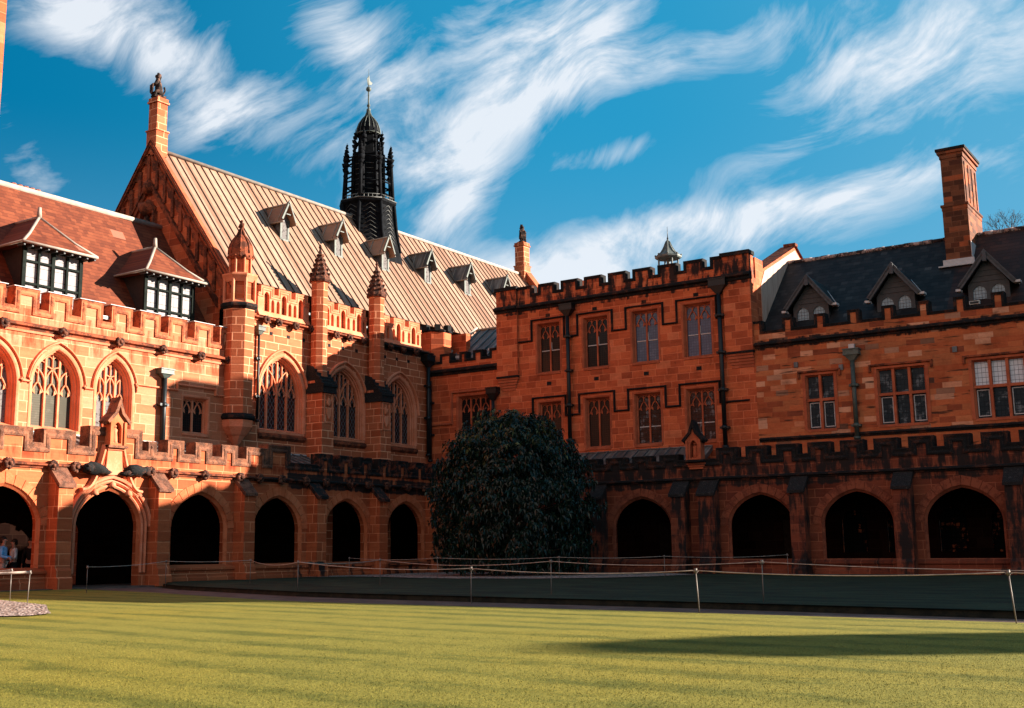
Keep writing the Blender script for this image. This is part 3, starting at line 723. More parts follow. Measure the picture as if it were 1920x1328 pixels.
# ================================================================== TILE-ROOFED WING
wing = root('tile_roofed_wing', 'sunlit sandstone wing with steep red tile roof, pointed windows and two big dormers', 'building', (-38.3, 20, 0), LROT, None, 20)
winA = (24.68, 1.07); winB = (27.48, 1.07); winC = (30.18, .87)
wz = [hole(c, h_, 5.85, 7.45 if h_ > 1 else 7.6, 8.92, 'gothic') for c, h_ in (winA, winB, winC, (21.9, 1.07), (19.1, 1.07), (16.3, 1.07))]
smallw = (33.75, 35.15, 6.22, 7.75)
doors = [hole(27.8, .95, .05, 2.0, 2.75, 'low')]
inw = [hole(c, .55, 1.1, 2.2, 2.7, 'gothic', 6) for c in (23.6, 32.2)]
m = Mesh(); m.plate([(0, 0), (0, 9.6), (36.3, 9.6), (36.3, 0)], wz + [rect(*smallw)] + doors + inw, 0, .6)
part('wall', m, 'stone', wing)
d = Mesh(); d.box(26.7, 28.9, .45, .55, .0, 2.9)
for c in (23.6, 32.2): d.box(c - .6, c + .6, .3, .4, 1.0, 2.8)
part('cloister_door', d, 'darkdoor', wing)
for c, h_, gm_, zsp in ((winA[0], 1.07, 'glass_stained', 7.45), (winB[0], 1.07, 'glass_blind', 7.45), (winC[0], .87, 'glass_stained', 7.6), (21.9, 1.07, 'glass_blind', 7.45), (19.1, 1.07, 'glass_blind', 7.45), (16.3, 1.07, 'glass_blind', 7.45)):
    arch_window(wing, c, h_, 5.85, zsp, 8.92, 'gothic', 3, 7.22, gm_)
rect_window(wing, *smallw, 2, 7.12, 'glass_dark')
path = []
for c, h_, zsp in ((16.3, 1.07, 7.45), (19.1, 1.07, 7.45), (21.9, 1.07, 7.45), (winA[0], 1.07, 7.45), (winB[0], 1.07, 7.45), (winC[0], .87, 7.6)):
    A = arch(c, h_ + .17, zsp, 9.12, 'gothic', 10)
    if path: path += [(path[-1][0], 7.50), (A[0][0], 7.50)] if A[0][0] - path[-1][0] > .08 else []
    path += [p for p in A]
path += [(31.22, 7.92), (33.42, 7.92), (33.42, 8.16), (35.48, 8.16), (35.48, 7.92), (36.3, 7.92)]
clean = [path[0]]
for p in path[1:]:
    if abs(p[0] - clean[-1][0]) + abs(p[1] - clean[-1][1]) > .03 and p[0] >= clean[-1][0] - .02: clean.append(p)
hood(wing, clean, 'trim', prof=[(0, .001), (0, -.04), (.03, -.10), (.07, -.10), (.10, -.02), (.10, .001)])
string(wing, 0, 36.3, 9.44, 9.76, 'brownstr', .2)
m = Mesh(); m.yzprism([(.02, 9.36), (-.06, 9.36), (-.09, 9.44), (.02, 9.45)], 0, 36.3); part('cornice_roll', m, 'trim', wing)
for i, b in enumerate([19.9, 22.4, 24.95, 27.48, 30.15, 32.39, 34.48, 36.1]): part('boss', BOSS[i % 2], None, wing, (b, -.16, 9.55))
mw = [(25.43 + 1.46 * k, 26.49 + 1.46 * k) for k in range(-17, 8)]; mw[-1] = (mw[-1][0], 36.3)
parapet(wing, 0, 36.3, 9.6, mw, 10.22, 10.93, 'stone', 'copeL', .4, .10, frame=True)
m = Mesh()
for a, b in mw: m.box(a - .08, b + .08, -.10, .42, 11.035, 11.06)
part('merlon_flashing', m, 'white', wing)
# roof: eave hidden behind the parapet, ridge at local y=4.9
m = Mesh(); ez, rz_, ry = 10.35, 16.5, 4.9
m.add([(0, .75, ez), (36.45, .75, ez), (36.45, ry, rz_), (0, ry, rz_), (0, 9.1, ez), (36.45, 9.1, ez)], [(0, 1, 2, 3), (3, 2, 5, 4), (0, 3, 4)])
rf = part('roof', m, 'redtile', wing)
m = Mesh(); m.tube([(0, ry, rz_ + .03), (36.4, ry, rz_ + .03)], .14, 8); part('ridge_capping', m, 'ridge', rf)
m = Mesh(); m.box(0, 36.3, .4, .8, 10.18, 10.25); part('gutter', m, 'lead', wing)
m = Mesh()
for k in range(5): m.lathe(28.7 + .3 * k, ry + .6, [(.13, 16.2), (.12, 16.75 + .05 * (k % 2)), (.15, 16.78 + .05 * (k % 2)), (.14, 16.9)], 8)
m.box(28.4, 30.2, ry + .4, ry + .8, 15.6, 16.55)
part('chimney_pots', m, 'terracotta', wing)
pipe(wing, 32.55, 8.45, 5.3, 'iron', -.17, (.34, .26), 'greeniron', .115)
def big_dormer(rt, a, b, label=None):
    """front window face from x=a to b, hipped tile roof"""
    yf = .95; zt = 12.95; zb = 9.9; back = 3.0
    m = Mesh(); m.box(a + .02, b - .02, yf + .14, back, zb, zt)
    d = part('dormer', m, 'darkwood', rt, label=label)
    n = 4; w = (b - a) / n; f = Mesh(); gl = Mesh()
    gl.box(a + .05, b - .05, yf + .08, yf + .13, zb, zt)
    for i in range(n + 1):
        x = a + w * i; t = .075 if i in (0, 2, n) else .045
        f.box(x - t, x + t, yf - .03, yf + .07, zb, zt)
    for z in (10.65, 11.5, 12.38, 12.92): f.box(a - .05, b + .05, yf - .015, yf + .07, z - .04, z + .04)
    part('window_frame', f, 'dormerframe', d); part('pane', gl, 'glass_white', d)
    o = .42; A, B, Y0 = a - o, b + o, yf - .48; cx = (a + b) / 2; za = 14.55; ya = yf + 1.1; e = 12.98
    yb = 4.2
    m = Mesh()
    def ring(s_, z):  # slightly flared hip
        return [(cx + (A - cx) * s_, ya + (Y0 - ya) * s_, z), (cx + (B - cx) * s_, ya + (Y0 - ya) * s_, z)]
    r0 = ring(1, e); r1 = ring(.62, e + .52); 
    apex = (cx, ya, za)
    vs = [*r0, *r1, apex, (A, yb, e), (B, yb, e), (cx + (A - cx) * .62, yb, e + .52), (cx + (B - cx) * .62, yb, e + .52), (cx, yb, za)]
    m.add(vs, [(0, 1, 3, 2), (2, 3, 4), (0, 2, 7, 5), (2, 4, 9, 7), (3, 1, 6, 8), (4, 3, 8, 9)])
    m.add([(A, Y0, e - .01), (B, Y0, e - .01), (B, yb, e - .01), (A, yb, e - .01)], [(3, 2, 1, 0)])
    h = part('dormer_roof', m, 'redtile', d)
    k = Mesh()
    for s_ in (0, 1): k.tube([vs[s_], vs[2 + s_], apex], .065, 6)
    k.tube([apex, (cx, yb, za)], .07, 6)
    k.tube([(A, Y0, e), (B, Y0, e)], .055, 6); k.tube([(A, Y0, e), (A, yb, e)], .05, 6); k.tube([(B, Y0, e), (B, yb, e)], .05, 6)
    k.tube([(cx, ya, za - .05), (cx, ya, za + .42)], [.11, .07], 6)
    part('hip_capping', k, 'ridge', d)
    x = a - .3; k = Mesh(); k.box(-.035, .035, Y0 + .06, yf, e - .13, e - .03); me = k.data('rafter_end', 'slatewood')
    while x < b + .35: part('rafter_end', me, None, d, (x, 0, 0)); x += .36
big_dormer(wing, 26.40, 29.0); big_dormer(wing, 32.30, 34.95); big_dormer(wing, 20.4, 23.0)

# ================================================================== GREAT HALL
hall = root('great_hall', 'great hall with a steep tan ribbed metal roof, tall traceried windows and a pierced parapet', 'building', (-38.3, 44, 0), LROT, None, 44)
hw_ = [(39.72, 1.46), (44.15, 1.46), (48.52, 1.38)]
m = Mesh(); m.plate([(36.3, 0), (36.3, 12.0), (51.6, 12.0), (51.6, 0)], [hole(c, h_, 6.7, 8.35, 10.22, 'low') for c, h_ in hw_], 0, .7)
part('wall', m, 'hallstone', hall)
m = Mesh(); m.box(51.6, 70.4, .1, .7, 0, 13.2); part('far_wall', m, 'gablestone', hall)
for c, h_ in hw_:
    arch_window(hall, c, h_, 6.7, 8.35, 10.22, 'low', 4, 8.42, 'glass_hall', 'trim', .5, True)
    hood(hall, arch(c, h_ + .2, 8.35, 10.46, 'low', 12), 'trim')
    m = Mesh(); m.yzprism([(.02, 6.55), (-.04, 6.55), (-.12, 6.5), (-.12, 6.38), (.02, 6.25)], c - h_ - .1, c + h_ + .1); part('sill', m, 'brownstr', hall)
for x in (38.9, 40.05, 41.1, 42.95, 43.95, 45.0, 47.3, 48.3, 49.3):
    m = Mesh(); m.box(x - .10, x + .10, -.012, .02, 11.12, 11.28); part('vent', m, 'soot', hall)
string(hall, 36.3, 46.5, 11.68, 11.95, 'brownstr', .22); string(hall, 46.5, 51.6, 11.68, 11.95, 'soot', .22)
for i, b in enumerate([38.35, 39.16, 40.31, 41.45, 43.2, 44.2, 45.3, 47.5, 48.6, 49.7]): part('boss', BOSS[i % 2], None, hall, (b, -.17, 11.75))
def pierced(a, b):
    L = b - a; k = L / 3
    ms = []; holes = []
    for i in range(3):
        c = a + k * (i + .5) ; ms.append((c - k * .31, c + k * .31)); holes.append(hole(c, .17, 12.10, 12.90, 13.14, 'gothic', 4))
        for q in (-1, 1):
            x = c + q * .40
            holes.append(hole(x, .10, 12.10, 12.66, 12.82, 'gothic', 4)) if abs(x - a) > .18 and abs(x - b) > .18 else None
    holes = [h for h in holes if h]
    top = crenel(a, b, ms, 12.98, 13.32)
    m = Mesh(); m.plate([(a, 11.95)] + top + [(b, 11.95)], holes, 0, .16)
    m.plate([(a, 11.95)] + [(p[0], p[1] - .01) for p in top] + [(b, 11.95)], (), .17, .32, 1)  # backing in darker stone paints the shade behind the openings
    p = part('parapet', m, ['trim', 'gablestone'], hall)
    c = Mesh(); c.mould(top, [(0, -.03), (.07, -.06), (.09, 0), (.09, .36), (0, .36), (-.02, .3), (-.02, -.03)])
    c.mould(top, [(-.13, -.005), (-.13, -.03), (-.09, -.045), (-.06, -.03), (-.06, -.005)])
    part('coping', c, 'trim', p)
    s_ = Mesh(); s_.yzprism([(0, 12.2), (-.12, 11.96), (0, 11.95)], a, b); part('parapet_base', s_, 'trim', p)
pierced(38.0, 41.45); pierced(42.15, 45.8); pierced(46.5, 50.4)
# buttresses with octagonal pinnacles
for i, c in enumerate((41.80, 46.15)):
    m = Mesh(); h = .42
    m.yzprism([(.05, 0), (-1.0, 0), (-1.0, 8.75), (-.75, 9.2), (.05, 9.2)], c - h, c + h)
    p = part('buttress', m, 'hallstone', hall)
    k = Mesh(); k.yzprism([(.0, 10.02), (-.38, 9.92), (-1.10, 9.02), (-1.12, 8.62), (.0, 8.62)], c - h - .06, c + h + .06)
    for q in range(5):
        t = q / 5; k.box(c - h - .09, c + h + .09, -1.16 + .72 * t, -1.02 + .72 * t, 8.92 + .90 * t, 9.06 + .90 * t)
    part('weathering', k, 'caproof', p)
    k = Mesh(); k.plate([(c - .30, 7.2), (c - .30, 8.6), (c + .30, 8.6), (c + .30, 7.2)], [rect(c - .24, c + .24, 7.26, 8.54)], -1.04, -1.0)
    k.plate([(c - .14, 7.9), (c - .17, 7.62), (c, 7.36), (c + .17, 7.62), (c + .14, 7.9)], (), -1.06, -1.0); k.blob((c, -1.03, 8.16), .16, i, .3, 2, sc=(1, .3, 1.2)); k.box(c - .03, c + .03, -1.035, -1.0, 8.3, 8.5)
    part('shield_panel', k, 'trim', p)
    k = Mesh(); k.lathe(c, -.36, [(.55, 9.1), (.44, 9.55), (.42, 9.9), (.42, 14.05), (.50, 14.12), (.50, 14.2), (.46, 14.28)], 8, rot=PI / 8)
    s2 = part('pinnacle', k, 'hallstone', hall)
    k = Mesh(); k.lathe(c, -.36, [(.52, 14.1), (.55, 14.2), (.52, 14.32), (.47, 14.4), (.36, 14.75), (.24, 15.15), (.11, 15.5), (.05, 15.8), (.09, 15.88), (.03, 16.02)], 8, rot=PI / 8)
    for a_ in range(8):
        for q in range(5):
            z = 14.5 + .24 * q; r = .47 - .085 * q; an = PI / 8 + a_ * PI / 4
            k.blob((c + r * math.cos(an), -.36 + r * math.sin(an), z), .075, q, .2, 1)
    part('crocketed_spirelet', k, 'boss', s2)
# corner turret
tx, ty = 36.72, -.12
k = Mesh(); k.lathe(tx, ty, [(.10, 5.8), (.22, 5.95), (.42, 6.25), (.48, 6.28), (.60, 6.42), (.76, 6.62), (.78, 6.95)], 8, rot=PI / 8); 
tur = part('corner_turret', k, 'trim', hall)
k = Mesh(); k.lathe(tx, ty, [(.79, 6.93), (.88, 7.0), (.88, 7.1), (.76, 7.22)], 8, rot=PI / 8); part('turret_band', k, 'soot', tur)
k = Mesh(); k.lathe(tx, ty, [(.74, 7.15), (.74, 12.0)], 8, rot=PI / 8); part('turret_shaft', k, 'hallstone', tur)
k = Mesh(); k.lathe(tx, ty, [(.76, 11.9), (.90, 12.02), (.90, 12.12), (.78, 12.2)], 8, rot=PI / 8); part('turret_band', k, 'soot', tur)
k = Mesh(); k.lathe(tx, ty, [(.64, 12.1), (.64, 13.5), (.52, 13.6), (.45, 13.6), (.45, 14.3)], 8, rot=PI / 8); part('turret_drum', k, 'gablestone', tur); k = Mesh()  # darker drum stone paints the shade of the recessed panels
for q in range(8):
    a_ = PI / 8 + q * PI / 4
    x, y = tx + .72 * math.cos(a_), ty + .72 * math.sin(a_); k.lathe(x, y, [(.075, 12.1), (.075, 13.45)], 6)
    x, y = tx + .50 * math.cos(a_), ty + .50 * math.sin(a_); k.lathe(x, y, [(.05, 13.6), (.05, 14.3)], 6)
k.lathe(tx, ty, [(.70, 13.15), (.82, 13.35), (.86, 13.42), (.86, 13.5), (.6, 13.58)], 8, rot=PI / 8); k.lathe(tx, ty, [(.78, 12.1), (.80, 12.2), (.70, 12.35)], 8, rot=PI / 8)
part('turret_lantern', k, 'trim', tur)
k = Mesh(); k.lathe(tx, ty, [(.52, 14.25), (.58, 14.32), (.58, 14.42), (.55, 14.5), (.54, 14.7), (.48, 14.95), (.34, 15.2), (.17, 15.42), (.08, 15.62), (.06, 15.75)], 16, smooth=False)
for q in range(8):
    a_ = q * PI / 4; k.tube([(tx + r * math.cos(a_), ty + r * math.sin(a_), z) for r, z in ((.56, 14.5), (.55, 14.7), (.49, 14.97), (.35, 15.22), (.18, 15.44), (.08, 15.7))], .03, 5)
for z, r in ((15.72, .12), (15.9, .16), (16.08, .09)): k.blob((tx, ty, z), r, 1, .3, 1)
for z in (14.37,):
    for q in range(16): k.blob((tx + .58 * math.cos(q * PI / 8), ty + .58 * math.sin(q * PI / 8), z), .05, 1, .1, 1)
part('turret_dome', k, 'brownstr', tur)
pipe(hall, 38.0, 11.1, 7.0, 'iron', -.12, (.22, .25), 'palebox', .06); pipe(hall, 50.75, 11.2, 6.2, 'iron', -.25, (.36, .45), 'iron', .11)
# gable end (local x = 36.5 plane, spans local y)
def gp(y, x=0): return y
m = Mesh()
yr = 5.72; za = 21.0; sl = 1.33
yl = .0; zr_ = za - sl * (yr - yl)
def gab(off, x0, x1, mi=0, mesh=m, y_in=0.0):
    pts = [(y_in, 0), (y_in, za - off - sl * (yr - y_in)), (yr, za - off), (2 * yr - y_in, za - off - sl * (yr - y_in)), (2 * yr - y_in, 0)]
    mesh.yzprism(pts, x0, x1, mi)
gab(.30, 36.30, 36.5, y_in=.05)
gable = part('gable_wall', m, 'gablestone', hall)
k = Mesh()
def rakebar(mesh, off, th, x0, x1, y_in=-.2):
    for s_ in (1, -1):
        ya, yb = (y_in, yr) if s_ == 1 else (2 * yr - y_in, yr)
        z0, z1 = za - off - sl * (yr - y_in), za - off
        mesh.add([(x0, ya, z0), (x0, yb, z1), (x0, yb, z1 + th), (x0, ya, z0 + th), (x1, ya, z0), (x1, yb, z1), (x1, yb, z1 + th), (x1, ya, z0 + th)],
                 [(0, 1, 2, 3), (7, 6, 5, 4), (0, 4, 5, 1), (3, 2, 6, 7), (0, 3, 7, 4), (1, 5, 6, 2)])
rakebar(k, .28, .44, 36.16, 36.40); part('gable_coping', k, 'rtrim', gable)
k = Mesh(); rakebar(k, .0, .06, 36.10, 36.30); rakebar(k, .28, .08, 36.08, 36.32); rakebar(k, .36, .16, 36.2, 36.31); rakebar(k, 2.35, .30, 36.18, 36.31, .8); rakebar(k, 2.05, .12, 36.10, 36.31, .8); part('raking_moulding', k, 'brownstr', gable)
k = Mesh(); y = .45
while y < 2 * yr - .4:
    zt = za - .45 - sl * abs(yr - y); zb = zt - 1.45
    k.box(36.19, 36.31, y - .09, y + .09, zb, zt); 
    k.add([(36.2, y + .09, zt - .05), (36.2, y + .51, zt - .05 + (sl * .42 if y < yr else -sl * .42)), (36.2, y + .30, zt - .42), (36.2, y + .09, zt - .55)], [(0, 1, 2, 3)])
    y += .6
k.box(36.0, 36.31, yr - .35, yr + .35, 16.1, 16.3); k.box(36.05, 36.31, yr - .55, yr - .42, 15.2, 17.4); k.box(36.05, 36.31, yr + .42, yr + .55, 15.2, 17.4)
k.blob((36.15, yr, 17.6), .45, 3, .3, 2); k.blob((36.2, yr, 18.6), .3, 5, .3, 2, sc=(1, 1, 1.3))
part('blind_arcading', k, 'brownstr', gable)
k = Mesh(); k.lathe(36.1, yr, [(.18, 16.3), (.2, 16.9), (.12, 17.1), (.1, 17.3)], 8, smooth=True); part('gable_figure', k, 'boss', gable)
# roof
m = Mesh(); H1 = .55; Hz = 20.62 - 1.36 * (5.7 - H1)
m.add([(36.38, H1, Hz), (70.2, H1, Hz), (70.2, 5.7, 20.62), (36.38, 5.7, 20.62), (36.38, 10.85, Hz), (70.2, 10.85, Hz)], [(0, 1, 2, 3), (3, 2, 5, 4)])
rf = part('roof', m, 'copperroof', hall)
k = Mesh(); x = 36.7; nx = 1.36 / math.hypot(1, 1.36) * .045; nz = 1 / math.hypot(1, 1.36) * .045
while x < 70.1:
    for (a, b) in (((H1, Hz), (5.7, 20.62)),):
        k.add([(x - .016, a[0], a[1] - .02), (x + .016, a[0], a[1] - .02), (x + .016, b[0], b[1] - .02), (x - .016, b[0], b[1] - .02),
               (x - .016, a[0] - nx, a[1] + nz), (x + .016, a[0] - nx, a[1] + nz), (x + .016, b[0] - nx, b[1] + nz), (x - .016, b[0] - nx, b[1] + nz)],
              [(4, 5, 6, 7), (0, 4, 7, 3), (1, 2, 6, 5), (0, 1, 5, 4), (3, 7, 6, 2)])
    x += .535
part('roof_seams', k, 'seam', rf)
k = Mesh(); k.tube([(36.6, 5.7, 20.68), (70.2, 5.7, 20.68)], .12, 8); part('ridge_capping', k, 'ridge', rf)
m = Mesh(); m.box(38.0, 50.5, .33, .6, 12.6, 12.7); part('gutter', m, 'lead', hall)
# small gabled dormers on the big roof
def roofy(z): return 5.7 - (20.62 - z) / 1.36
def small_dormer(x):
    zb, ze, za_ = 17.1, 18.15, 18.85; y0 = roofy(zb); w = .28
    m = Mesh(); m.plate([(x - w, zb - .05), (x - w, ze), (x, za_ - .1), (x + w, ze), (x + w, zb - .05)], (), y0, y0 + 2.2)
    d = part('dormer', m, 'lead', hall)
    k = Mesh(); k.box(x - w - .05, x - w + .08, y0 - .05, y0 - .003, zb - .08, ze); k.box(x + w - .08, x + w + .05, y0 - .05, y0 - .003, zb - .08, ze); k.box(x - w - .08, x + w + .08, y0 - .1, y0 - .003, zb - .14, zb - .04)
    k.mould([(x - .46, ze - .16), (x, za_ + .06), (x + .46, ze - .16)], [(-.02, y0 - .36), (-.02, y0 - .28), (.09, y0 - .28), (.09, y0 - .36)]); k.box(x - .3, x + .3, y0 - .30, y0 - .25, ze + .18, ze + .23)
    part('dormer_frame', k, 'palebox', d)
    k = Mesh(); k.plate(hole(x, w - .1, zb, ze - .35, ze - .1, 'gothic', 5), (), y0 - .012, y0 - .002); part('pane', k, 'glass_stained', d)
    k = Mesh()
    for s_ in (-1, 1):
        k.add([(x, y0 - .38, za_ + .05), (x + s_ * .49, y0 - .38, ze - .28), (x + s_ * .49, roofy(ze - .28) + .1, ze - .28), (x, roofy(za_ + .05) + .1, za_ + .05)], [(0, 1, 2, 3)])
        k.add([(x, y0 - .38, za_ - .0), (x + s_ * .47, y0 - .38, ze - .33), (x + s_ * .47, roofy(ze - .28) + .1, ze - .33), (x, roofy(za_) + .1, za_ - .0)], [(3, 2, 1, 0)])
    r = part('dormer_roof', k, 'leadroof' if x > 53.5 else 'copperroof', d)
    k = Mesh()
    for s_ in (-1, 1):
        for q in (.25, .75):
            yy = y0 - .35 + 1.6 * q
            k.tube([(x, yy, za_ + .07), (x + s_ * .48, yy, ze - .22)], .03, 4)
        k.tube([(x + s_ * .49, y0 - .38, ze - .27), (x + s_ * .49, roofy(ze - .28), ze - .27)], .035, 5)
    k.tube([(x, y0 - .4, za_ + .09), (x, roofy(za_) + .1, za_ + .09)], .05, 6); part('dormer_seams', k, 'ridge', r)
for x in (42.85, 47.05, 51.1, 55.15, 59.3, 63.5): small_dormer(x)
# gable pedestals
def pedestal(x, y, z0, z1, w):
    m = Mesh(); h = w / 2
    m.box(x - h, x + h, y - h, y + h, z0, z1 - .25); m.box(x - h - .07, x + h + .07, y - h - .07, y + h + .07, z1 - .35, z1 - .25); m.box(x - h - .03, x + h + .03, y - h - .03, y + h + .03, z1 - .25, z1 - .08); m.lathe(x, y, [(h * 1.2, z1 - .08), (h * .9, z1 + .02)], 4, rot=PI / 4)
    zm = z0 + (z1 - z0) * .42; m.box(x - h - .10, x + h + .10, y - h - .10, y + h + .10, zm - .05, zm + .02); m.box(x - h - .06, x + h + .06, y - h - .06, y + h + .06, zm - .13, zm - .05); m.box(x - h - .05, x + h + .05, y - h - .05, y + h + .05, z0, zm - .13)
    return part('gable_pedestal', m, 'hallstone', hall)
pedestal(36.55, 5.72, 20.3, 23.35, .62); pedestal(70.0, 5.7, 20.0, 23.1, .75)
# far gable
m = Mesh(); gab(-.15, 69.9, 70.45, 0, m); fg = part('gable_wall', m, 'gablestone', hall)
k = Mesh(); rakebar(k, -.18, .22, 69.8, 70.6); part('gable_coping', k, 'rtrim', fg)
# fleche
fx, fy = 52.65, 5.7
k = Mesh(); k.lathe(fx, fy, [(2.2, 17.8), (2.0, 18.8), (1.78, 19.8), (1.64, 20.8), (1.60, 21.5)], 8, rot=PI / 8)
k.lathe(fx, fy, [(1.60, 21.45), (1.78, 21.6), (1.78, 21.75), (1.55, 21.8)], 8, rot=PI / 8)
k.lathe(fx, fy, [(.95, 21.7), (.90, 24.6), (1.0, 24.7), (1.0, 24.85), (.66, 24.95), (.62, 26.1)], 8, rot=PI / 8)
fle = part('fleche', k, 'fleche', hall)
k = Mesh()
for q in range(8):
    a_ = PI / 8 + q * PI / 4; ca, sa = math.cos(a_), math.sin(a_)
    k.tube([(fx + 2.02 * ca, fy + 2.02 * sa, 18.6), (fx + 1.80 * ca, fy + 1.80 * sa, 19.8), (fx + 1.64 * ca, fy + 1.64 * sa, 21.6)], .10, 5)
    k.tube([(fx + 1.56 * ca, fy + 1.56 * sa, 21.6), (fx + 1.44 * ca, fy + 1.44 * sa, 24.2)], [.13, .10], 5)
    k.tube([(fx + 1.02 * ca, fy + 1.02 * sa, 21.7), (fx + .98 * ca, fy + .98 * sa, 24.8)], .085, 5)
    for z in (22.5, 23.4, 24.2): k.tube([(fx + 1.5 * ca, fy + 1.5 * sa, z), (fx + .95 * ca, fy + .95 * sa, z + .25)], .06, 4)
    for z, r in ((23.6, .15), (24.0, .19), (24.3, .22), (24.6, .17), (24.85, .14), (25.05, .10)): k.blob((fx + 1.43 * ca, fy + 1.43 * sa, z), r, q, .35, 1)
    k.tube([(fx + 1.43 * ca, fy + 1.43 * sa, 24.6), (fx + 1.43 * ca, fy + 1.43 * sa, 25.35)], [.05, .02], 4); k.blob((fx + 1.43 * ca, fy + 1.43 * sa, 25.2), .085, 1, .2, 1)
    k.tube([(fx + .92 * ca, fy + .92 * sa, 24.6), (fx + .88 * ca, fy + .88 * sa, 25.6)], .075, 5)
    for z, r in ((25.2, .12), (25.5, .15), (25.8, .15), (26.05, .10)): k.blob((fx + .88 * ca, fy + .88 * sa, z), r, q, .35, 1)
    k.tube([(fx + .88 * ca, fy + .88 * sa, 25.8), (fx + .88 * ca, fy + .88 * sa, 26.35)], [.05, .015], 4)
    k.tube([(fx + .86 * ca, fy + .86 * sa, 25.2), (fx + .6 * ca, fy + .6 * sa, 25.7)], .05, 4)
    b_ = a_ + PI / 8; cb, sb = math.cos(b_), math.sin(b_)
    for z in (22.9, 24.4): 
        a2 = a_ + PI / 4; k.tube([(fx + 1.48 * ca, fy + 1.48 * sa, z), (fx + 1.48 * math.cos(a2), fy + 1.48 * math.sin(a2), z)], .05, 4)
part('fleche_pinnacles', k, 'fleche', fle)
for q in range(8):
    k = Mesh()
    a_ = PI / 8 + q * PI / 4; a2 = a_ + PI / 4; p = lambda r, a, z: (fx + r * math.cos(a), fy + r * math.sin(a), z)
    for z, r in ((21.75, 1.78), (22.0, 1.62)): k.tube([p(r, a_, z), p(r, a2, z)], .035, 4)
    am = (a_ + a2) / 2; R1 = 1.60 * math.cos(PI / 8) + .04
    for dz, w in ():
        k.tube([p(R1 + .06, am - w * .5, dz), p(R1 + .06, am, dz + .3), p(R1 + .06, am + w * .5, dz)], .025, 4); k.tube([p(R1 + .1, am - w * .5, dz), p(R1 + .1, am, dz - .3), p(R1 + .1, am + w * .5, dz)], .025, 4)
    for z in range(7): k.tube([p(.96 * .94, a_ + .1, 22.2 + z * .32), p(.96 * .94, a2 - .1, 22.2 + z * .32)], .02, 4)
    k.tube([p(1.6, a_, 19), p(1.64, a_, 21.6)], .04, 4)
    for hz_ in range(9):
        rr = R1 + .05 + max(0, 20.6 - (19.0 + hz_ * .27)) * .17
        k.tube([p(rr, am - .26, 19.0 + hz_ * .27), p(rr + .02, am, 19.25 + hz_ * .27), p(rr, am + .26, 19.0 + hz_ * .27)], .022, 3)
    for t in range(6):
        k.tube([p(1.72 * .96, a_ + (a2 - a_) * t / 5, 21.75), p(1.60 * .96, a_ + (a2 - a_) * t / 5, 22.0)], .022, 4)
    part('fleche_lattice', k, 'flechelight', fle)
k = Mesh(); dome = [(.72, 26.05), (.74, 26.2), (.70, 26.5), (.58, 26.85), (.38, 27.15), (.2, 27.35), (.10, 27.6), (.07, 27.8)]
k.lathe(fx, fy, dome, 16, 0)
part('fleche_dome', k, 'fleche', fle)
k = Mesh()
for q in range(16):
    a_ = q * PI / 8; k.tube([(fx + (r + .015) * math.cos(a_), fy + (r + .015) * math.sin(a_), z) for r, z in dome], .022, 4)
k.tube([(fx + .76 * math.cos(t * PI / 8), fy + .76 * math.sin(t * PI / 8), 26.15) for t in range(17)], .04, 4)
k.tube([(fx, fy, 27.7), (fx, fy, 28.95)], [.06, .045], 6); k.blob((fx, fy, 27.75), .15, 1, .1, 1); k.blob((fx, fy, 28.05), .12, 1, .1, 1); k.blob((fx, fy, 29.1), .17, 1, .05, 2)
k.tube([(fx, fy, 29.2), (fx, fy, 30.4)], [.03, .008], 5)
k.add([(fx - .06, fy, 29.35), (fx + .25, fy, 29.45), (fx + .38, fy, 29.62), (fx + .12, fy, 29.68), (fx + .05, fy, 30.0), (fx - .14, fy, 29.75)], [(0, 1, 2, 3, 4, 5)])
k.add([(fx - .06, fy + .03, 29.35), (fx + .25, fy + .03, 29.45), (fx + .38, fy + .03, 29.62), (fx + .12, fy + .03, 29.68), (fx + .05, fy + .03, 30.0), (fx - .14, fy + .03, 29.75)], [(5, 4, 3, 2, 1, 0)])
part('weather_vane', k, 'palebox', fle)

# ================================================================== LINK BUILDING (inner corner)
link = root('corner_link_building', 'low shaded sandstone link with ribbed metal roof, between the great hall and the red block', 'building', (-36, 51.1, 0), 0, None, -36)
m = Mesh(); m.plate([(-38.3, 0), (-38.3, 10.7), (-33.7, 10.7), (-33.7, 0)], [rect(-36.35, -34.28, 6.3, 9.32)], 0, .6); part('wall', m, 'blockstone', link)
rect_window(link, -36.35, -34.28, 6.3, 9.32, 3, 8.5, 'glass_dark', 'rtrim')
hood(link, [(-38.25, 7.82), (-36.66, 7.82), (-36.66, 9.50), (-34.0, 9.50), (-34.0, 7.82), (-33.72, 7.82)], 'rtrim')
string(link, -38.3, -33.7, 10.55, 10.92, 'soot', .2)
parapet(link, -38.3, -33.7, 10.7, [(-37.5, -36.75), (-36.2, -35.75), (-35.3, -34.7), (-34.25, -33.7)], 11.22, 11.62, 'blockstone', 'soot', .35, .12)
m = Mesh(); x0, x1 = -38.1, -33.6
m.add([(x0, .6, 11.1), (x1, .6, 11.1), (x1, 4.2, 13.7), (x0 + .2, 4.2, 13.7), (x0, .6, 10.8), (x1, .6, 10.8), (x1, 4.2, 10.8), (x0 + .2, 4.2, 10.8)], [(0, 1, 2, 3), (3, 2, 6, 7), (0, 3, 7, 4)])
rf = part('roof', m, 'leadroof', link)
k = Mesh(); x = x0 + .3
while x < x1: k.tube([(x, .6, 11.14), (x + .1, 4.2, 13.74)], .04, 4); x += .62
part('roof_seams', k, 'lead', rf)
